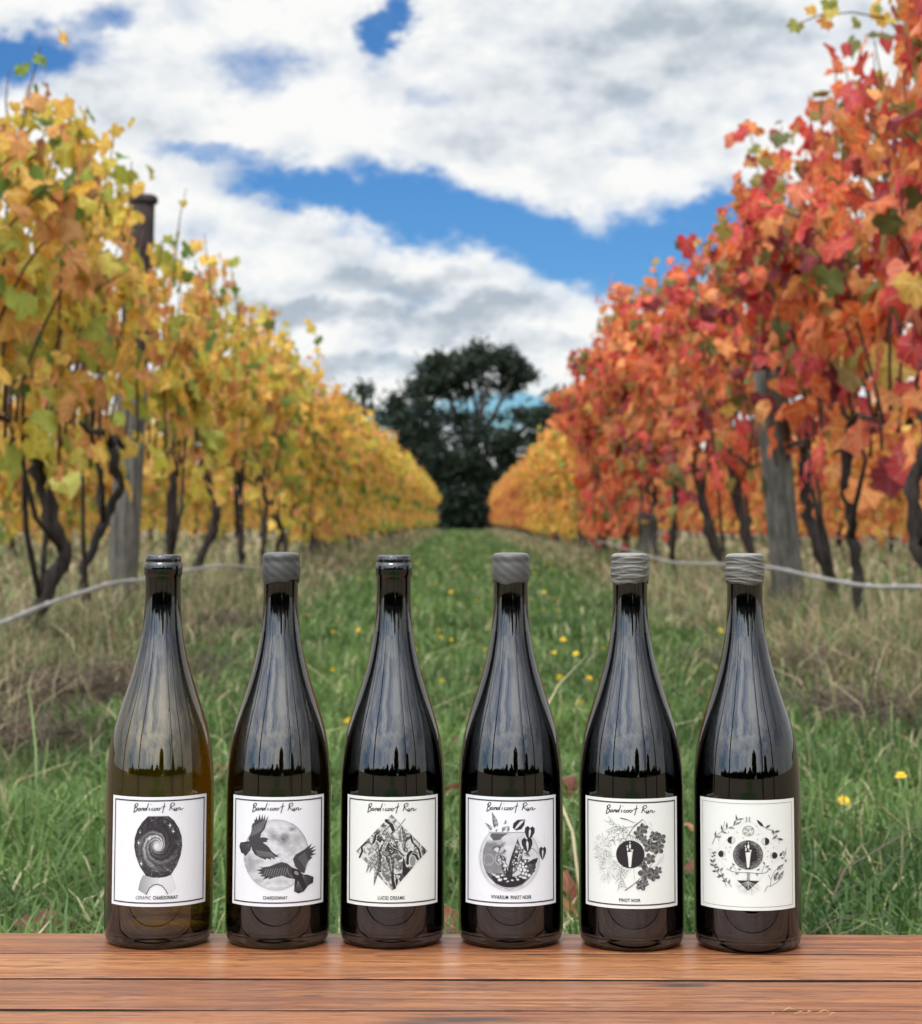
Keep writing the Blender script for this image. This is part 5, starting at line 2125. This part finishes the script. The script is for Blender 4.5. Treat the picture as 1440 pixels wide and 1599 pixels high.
def grid_patch(us, ws, half, eps):
    U, W = np.meshgrid(us, ws)
    V = wrap(U.ravel(), W.ravel(), half, eps)
    nx, ny = len(us), len(ws)
    i = np.arange(nx - 1)[None] + nx * np.arange(ny - 1)[:, None]
    F = np.stack([i, i + nx, i + nx + 1, i + 1], -1).reshape(-1, 4)
    return V, F


BOTTLES = [
    # x centre px, front y px, label geometry, paint, captions, closure, glass, wine, label text
    dict(px=248, fy=1481.5, sx=1.03, geo=(650, 607, -29, 75, 1522, 29, 53), art=art_vase, cap=[('CERAMIC', 345, 540, 1378, 1424, .25, 0), ('CHARDONNAY', 566, 886, 1376, 1426, 0, .025)], off=(-14, -20),
         wax=None, glass='olive', paper='w', label='leftmost wine bottle, olive glass, label with a swirling galaxy vase'),
    dict(px=434.5, fy=1482, sx=1.0, geo=(672, 593, -18, 97, 1535, 28, 50), art=art_moon, cap=[('CHARDONNAY', 472, 790, 1394, 1440, 0, .02)], off=(0, 0),
         wax='smooth', glass='mid', paper='w', label='second wine bottle from the left, label with two black birds over a moon'),
    dict(px=613.5, fy=1482, sx=1.0, geo=(642, 593, 0, 93, 1527, 28, 54), art=art_diamond, cap=[('LUCID DREAMS', 456, 800, 1386, 1434, 0, .015)], off=(-22, 0),
         wax=None, glass='dark', paper='c', label='dark wine bottle with bare glass lip, label with a marbled diamond of leaves'),
    dict(px=799, fy=1482, sx=1.0, geo=(671, 591, -3, 90, 1520, 29, 48), art=art_bowl, cap=[('VIVARIUM', 415, 640, 1372, 1422, .10, .02), ('PINOT NOIR', 668, 936, 1372, 1422, 0, .02)], off=(20, -14),
         wax='smooth', glass='dark', paper='w', label='dark wine bottle with smooth grey wax, label with a glass bowl of plants'),
    dict(px=988, fy=1486, sx=1.0, geo=(668, 596, 8, 78, 1517, 25, 52), art=art_wreath, cap=[('PINOT NOIR', 512, 785, 1382, 1426, 0, .02)], off=(2, -14),
         wax='ribbed', glass='dark', paper='c', label='dark wine bottle, label with a leafy wreath round a black disc'),
    dict(px=1170, fy=1489, sx=1.015, geo=(677, 607, 36, 93, 1540, 28, 50), art=art_tree, cap=[], off=None,
         wax='ribbed', glass='dark', paper='c', label='rightmost wine bottle, label with moons and twigs round a rooted tree'),
]
GL = {'olive': M_GLASS_OLIVE, 'mid': M_GLASS_MID, 'dark': M_GLASS_DARK}


def make_bottle(i, B):
    Xc, Yf = at_height(B['px'], B['fy'] - 2.0 * (B['px'] - 725) / 720, BENCH_Z)
    Yc = Yf + .0330
    Xc *= Yc / Yf
    root = empty('wine_bottle', (Xc, Yc, BENCH_Z + .0003))
    root.rotation_euler = (0, 0, math.atan2(-Xc, Yc))     # turned so that the label faces the viewer
    root.rotation_euler = (0, 0, -math.atan2(Xc, Yc))
    root.scale = (B['sx'], B['sx'], .996)
    tag(root, B['label'], 'wine bottle', 'row of six wine bottles on the bench')
    gm = GLASS_MESH.copy()
    gm.materials.clear()
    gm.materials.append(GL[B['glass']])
    g = link('glass', gm, root)
    wm = WINE_MESH.copy()
    wm.materials.clear()
    wm.materials.append(M_WINE_WHITE if B['glass'] in ('olive', 'mid') else M_WINE_RED)
    link('wine', wm, root)
    link('cork', CORK_MESH, root)
    if B['wax']:
        link('wax_cap', wax_mesh(1 if B['wax'] == 'ribbed' else 0, 70 + i, M_WAX_BEIGE if i >= 4 else (M_WAX_DARK if i == 1 else M_WAX_GREY)), root)
    # label
    cx, hw, lean, yt, yb, st, sb = B['geo']
    half = hw / 8.42 / 2050 / B['sx'] * .99
    paper = M_PAPER_WHITE if B['paper'] == 'w' else M_PAPER_CREAM
    us = np.sin(np.linspace(-1, 1, 41) * math.asin(half / LABEL_R)) * LABEL_R / half
    V1, F1 = grid_patch(us, np.linspace(0, 1, 3), half, .00016)
    lab = link('label', npmesh('label', V1, F1, paper, True), root)
    # printed border
    b0u, b0w, tk = .045, .028, .0125
    if i == 5:
        tk = .0045
        b0u, b0w = .050, .030
    tu = tk * (LZ1 - LZ0) / (2 * half) * 2
    parts = []
    for (ua, ub, wa, wb) in ((-1 + b0u, 1 - b0u, b0w, b0w + tk), (-1 + b0u, 1 - b0u, 1 - b0w - tk, 1 - b0w), (-1 + b0u, -1 + b0u + tu * .62, b0w + tk, 1 - b0w - tk), (1 - b0u - tu * .62, 1 - b0u, b0w + tk, 1 - b0w - tk)):
        nn = 41 if ub - ua > .5 else 2
        V, F = grid_patch(np.linspace(ua, ub, nn), np.linspace(wa, wb, 2), half, .00030)
        parts.append((V.tolist(), F.tolist()))
    v, f = merge(parts)
    link('border', pymesh('border', v, f, M_GREYLINE if i == 5 else M_FOIL, True), lab)
    # artwork
    A = Art(*B['geo'])
    B['art'](A)
    ny, nx = A.X.shape
    Vv = wrap(A.U.ravel(), A.W.ravel(), half, .00030)
    idx = np.arange(nx - 1)[None] + nx * np.arange(ny - 1)[:, None]
    Fq = np.stack([idx, idx + nx, idx + nx + 1, idx + 1], -1).reshape(-1, 4)
    al = A.a.ravel()
    keep = al[Fq].max(1) > .04
    Fq = Fq[keep]
    used = np.unique(Fq)
    remap = np.full(nx * ny, -1)
    remap[used] = np.arange(len(used))
    pc = np.array((.60, .61, .61)) if B['paper'] == 'w' else np.array((.595, .61, .555))
    t = np.clip(A.tone.ravel(), .03, 1)[:, None]
    a = al[:, None]
    ink = np.array((.020, .016, .018))
    tt = t ** 2.0
    colr = (ink * (1 - tt) + pc * tt)
    colr = colr * a + pc * (1 - a)
    link('artwork', npmesh('artwork', Vv[used], remap[Fq], M_ART, True, tint=colr[used]), lab)
    # lettering
    if B['off']:
        pts = []
        for s in SCRIPT:
            vv, ff = ribbon([(x + B['off'][0], 268 + (y - 268) * 1.14 + B['off'][1]) for x, y in s], 7.6)
            pts.append(([tuple(q) for q in vv], ff))
        v, f = merge(pts)
        v = np.array(v)
        u, w = A.to_uw(v[:, 0], v[:, 1])
        link('lettering', pymesh('lettering', wrap(u, w, half, .00045), f, M_INK), lab)
    for (body, x0, x1, y0, y1, sh, bo) in B['cap']:
        v, f = text_mesh(body, x0, x1, y0, y1, sh, bo)
        # straight line of type: follow the label's own curve
        u = (v[:, 0] - cx - lean * .4) / hw
        w = (v[:, 1] - yt) / (yb - yt)
        link('caption', pymesh('caption', wrap(u, w, half, .00045), f, M_INK), lab)


for i, B in enumerate(BOTTLES):
    make_bottle(i, B)

# ------------------------------------------------------------------ flowers, fallen leaves, straws
M_PETAL = simple('yellow_petal', (0.80, 0.55, 0.02), 0.6, 0, 0.15, 300)
M_STEM = simple('green_stem', (0.10, 0.18, 0.04), 0.6, 0, 0.2, 60)
M_DEAD = None


def flower_meshes():
    V, F = [], []
    n = 20
    for ring, (r1, z1, z0) in enumerate(((.017, .004, .0), (.011, .009, .003))):
        for k in range(n):
            a = 2 * math.pi * (k + ring * .5) / n
            da = .13
            o = len(V)
            V += [(0, 0, z0), (r1 * .6 * math.cos(a - da), r1 * .6 * math.sin(a - da), z1 * .7 + z0), (r1 * math.cos(a), r1 * math.sin(a), z1 + z0), (r1 * .6 * math.cos(a + da), r1 * .6 * math.sin(a + da), z1 * .7 + z0)]
            F.append((o, o + 1, o + 2, o + 3))
    head = pymesh('petals', V, F, M_PETAL)
    v, f = tube([(0, 0, -.10), (.004, 0, -.05), (0, 0, 0)], [.0016, .0014, .0018], 5)
    return head, pymesh('stem', v, f, M_STEM, True)


HEAD, STEM = flower_meshes()
FL = [(680, 912), (865, 936), (850, 925), (848, 952), (870, 955), (770, 980), (757, 1015), (866, 1020), (900, 1022), (920, 1060), (875, 1060), (942, 1015), (1075, 920), (1078, 960), (560, 985), (690, 996), (647, 1015), (705, 1000),
      (690, 1065), (685, 985), (650, 940), (190, 1042), (1408, 1213), (1318, 1252), (650, 880), (700, 870), (800, 900), (730, 905), (905, 880), (560, 905), (630, 905), (760, 870), (860, 880), (880, 1000), (545, 1130), (1010, 1235), (520, 1050), (835, 895), (705, 925), (745, 940), (720, 860), (755, 855), (690, 858), (845, 905), (1125, 985), (905, 1100), (520, 990)]


def flowers():
    r = random.Random(3)
    for k, (px, py) in enumerate(FL):
        hz = r.uniform(.05, .09)
        X, Y = at_height(px, py, hz)
        root = empty('dandelion', (X, Y, 0), r.uniform(0, 6))
        tag(root, 'yellow dandelion in the green aisle', 'flower', 'dandelions in the grass')
        if (px, py) == (1408, 1213):
            tag(root, 'yellow dandelion nearest the right picture edge, in long grass', 'flower')
        elif (px, py) == (1318, 1252):
            tag(root, 'yellow dandelion just right of the rightmost bottle', 'flower')
        elif (px, py) == (190, 1042):
            tag(root, 'yellow dandelion left of the leftmost bottle on brown grass', 'flower')
        h = link('petals', HEAD, root, (0, 0, hz))
        s = r.uniform(.6, .95)
        if k > 23:
            s = 1.05
        h.scale = (s, s, s)
        h.rotation_euler = (R(r.uniform(10, 50)), 0, r.uniform(0, 6))
        t = link('stem', STEM, root, (0, 0, hz))


flowers()


def fallen():
    r = random.Random(9)
    L = [(740, 1062), (745, 1180, ), (893, 1230), (710, 1160), (890, 1390), (895, 1420), (1005, 1095), (1098, 1078), (955, 975), (940, 1020), (660, 1110), (700, 1450), (885, 1330), (620, 940), (1080, 1350), (340, 1320), (345, 1200), (520, 1230), (705, 1230), (350, 1085),
         (160, 1260), (250, 1075), (1300, 1180), (1180, 1130), (590, 1000), (480, 960), (830, 960), (1010, 1000), (430, 930), (1085, 1290), (60, 1440), (130, 1448), (700, 1440), (1030, 1130), (525, 1420)]
    cols = [((.28, .10, .05), 'brown'), ((.42, .20, .09), 'tan'), ((.17, .055, .035), 'rust'), ((.16, .07, .05), 'dark')]
    for k, p in enumerate(L):
        c, nm = cols[k % 4]
        hz = r.uniform(.02, .07)
        X, Y = at_height(p[0], p[1], hz)
        o = link('fallen_leaf', LEAF_MESH[r.randrange(6)], None, (X, Y, hz))
        s = r.uniform(.018, .034)
        o.scale = (s, s, s)
        o.rotation_euler = (R(r.uniform(-40, 60)), R(r.uniform(-40, 40)), r.uniform(0, 6.3))
        o.color = (*c, 1)
        tag(o, f'curled {nm} fallen vine leaf lying in the grass', 'fallen leaf', f'{nm} fallen leaves in the grass')


fallen()


def straws():
    root = empty('dry_stalk', (0, 0, 0))
    r = random.Random(2)
    parts = []
    for k in range(6):
        px, py = 1205 + 18 * k, 1578 + r.uniform(-3, 5)
        X, Y = at_height(px, py, BENCH_Z + .002)
        a = r.uniform(-.7, .7)
        l = r.uniform(.002, .006)
        parts.append(tube([(X, Y, BENCH_Z + .001), (X + l * math.cos(a), Y + l * math.sin(a) * .4, BENCH_Z + .003), (X + 2 * l * math.cos(a), Y + 2 * l * math.sin(a + .3) * .4, BENCH_Z + .0012)], [.00025, .0003, .0002], 5))
    v, f = merge(parts)
    bpy.data.objects.remove(root)
    o = link('straw_litter', pymesh('straw_litter', v, f, simple('straw', (.42, .30, .12), .7, 0, .2, 90), True))
    tag(o, 'wisps of dry straw caught in the board joint at the lower right', 'straw', kind='stuff')


straws()
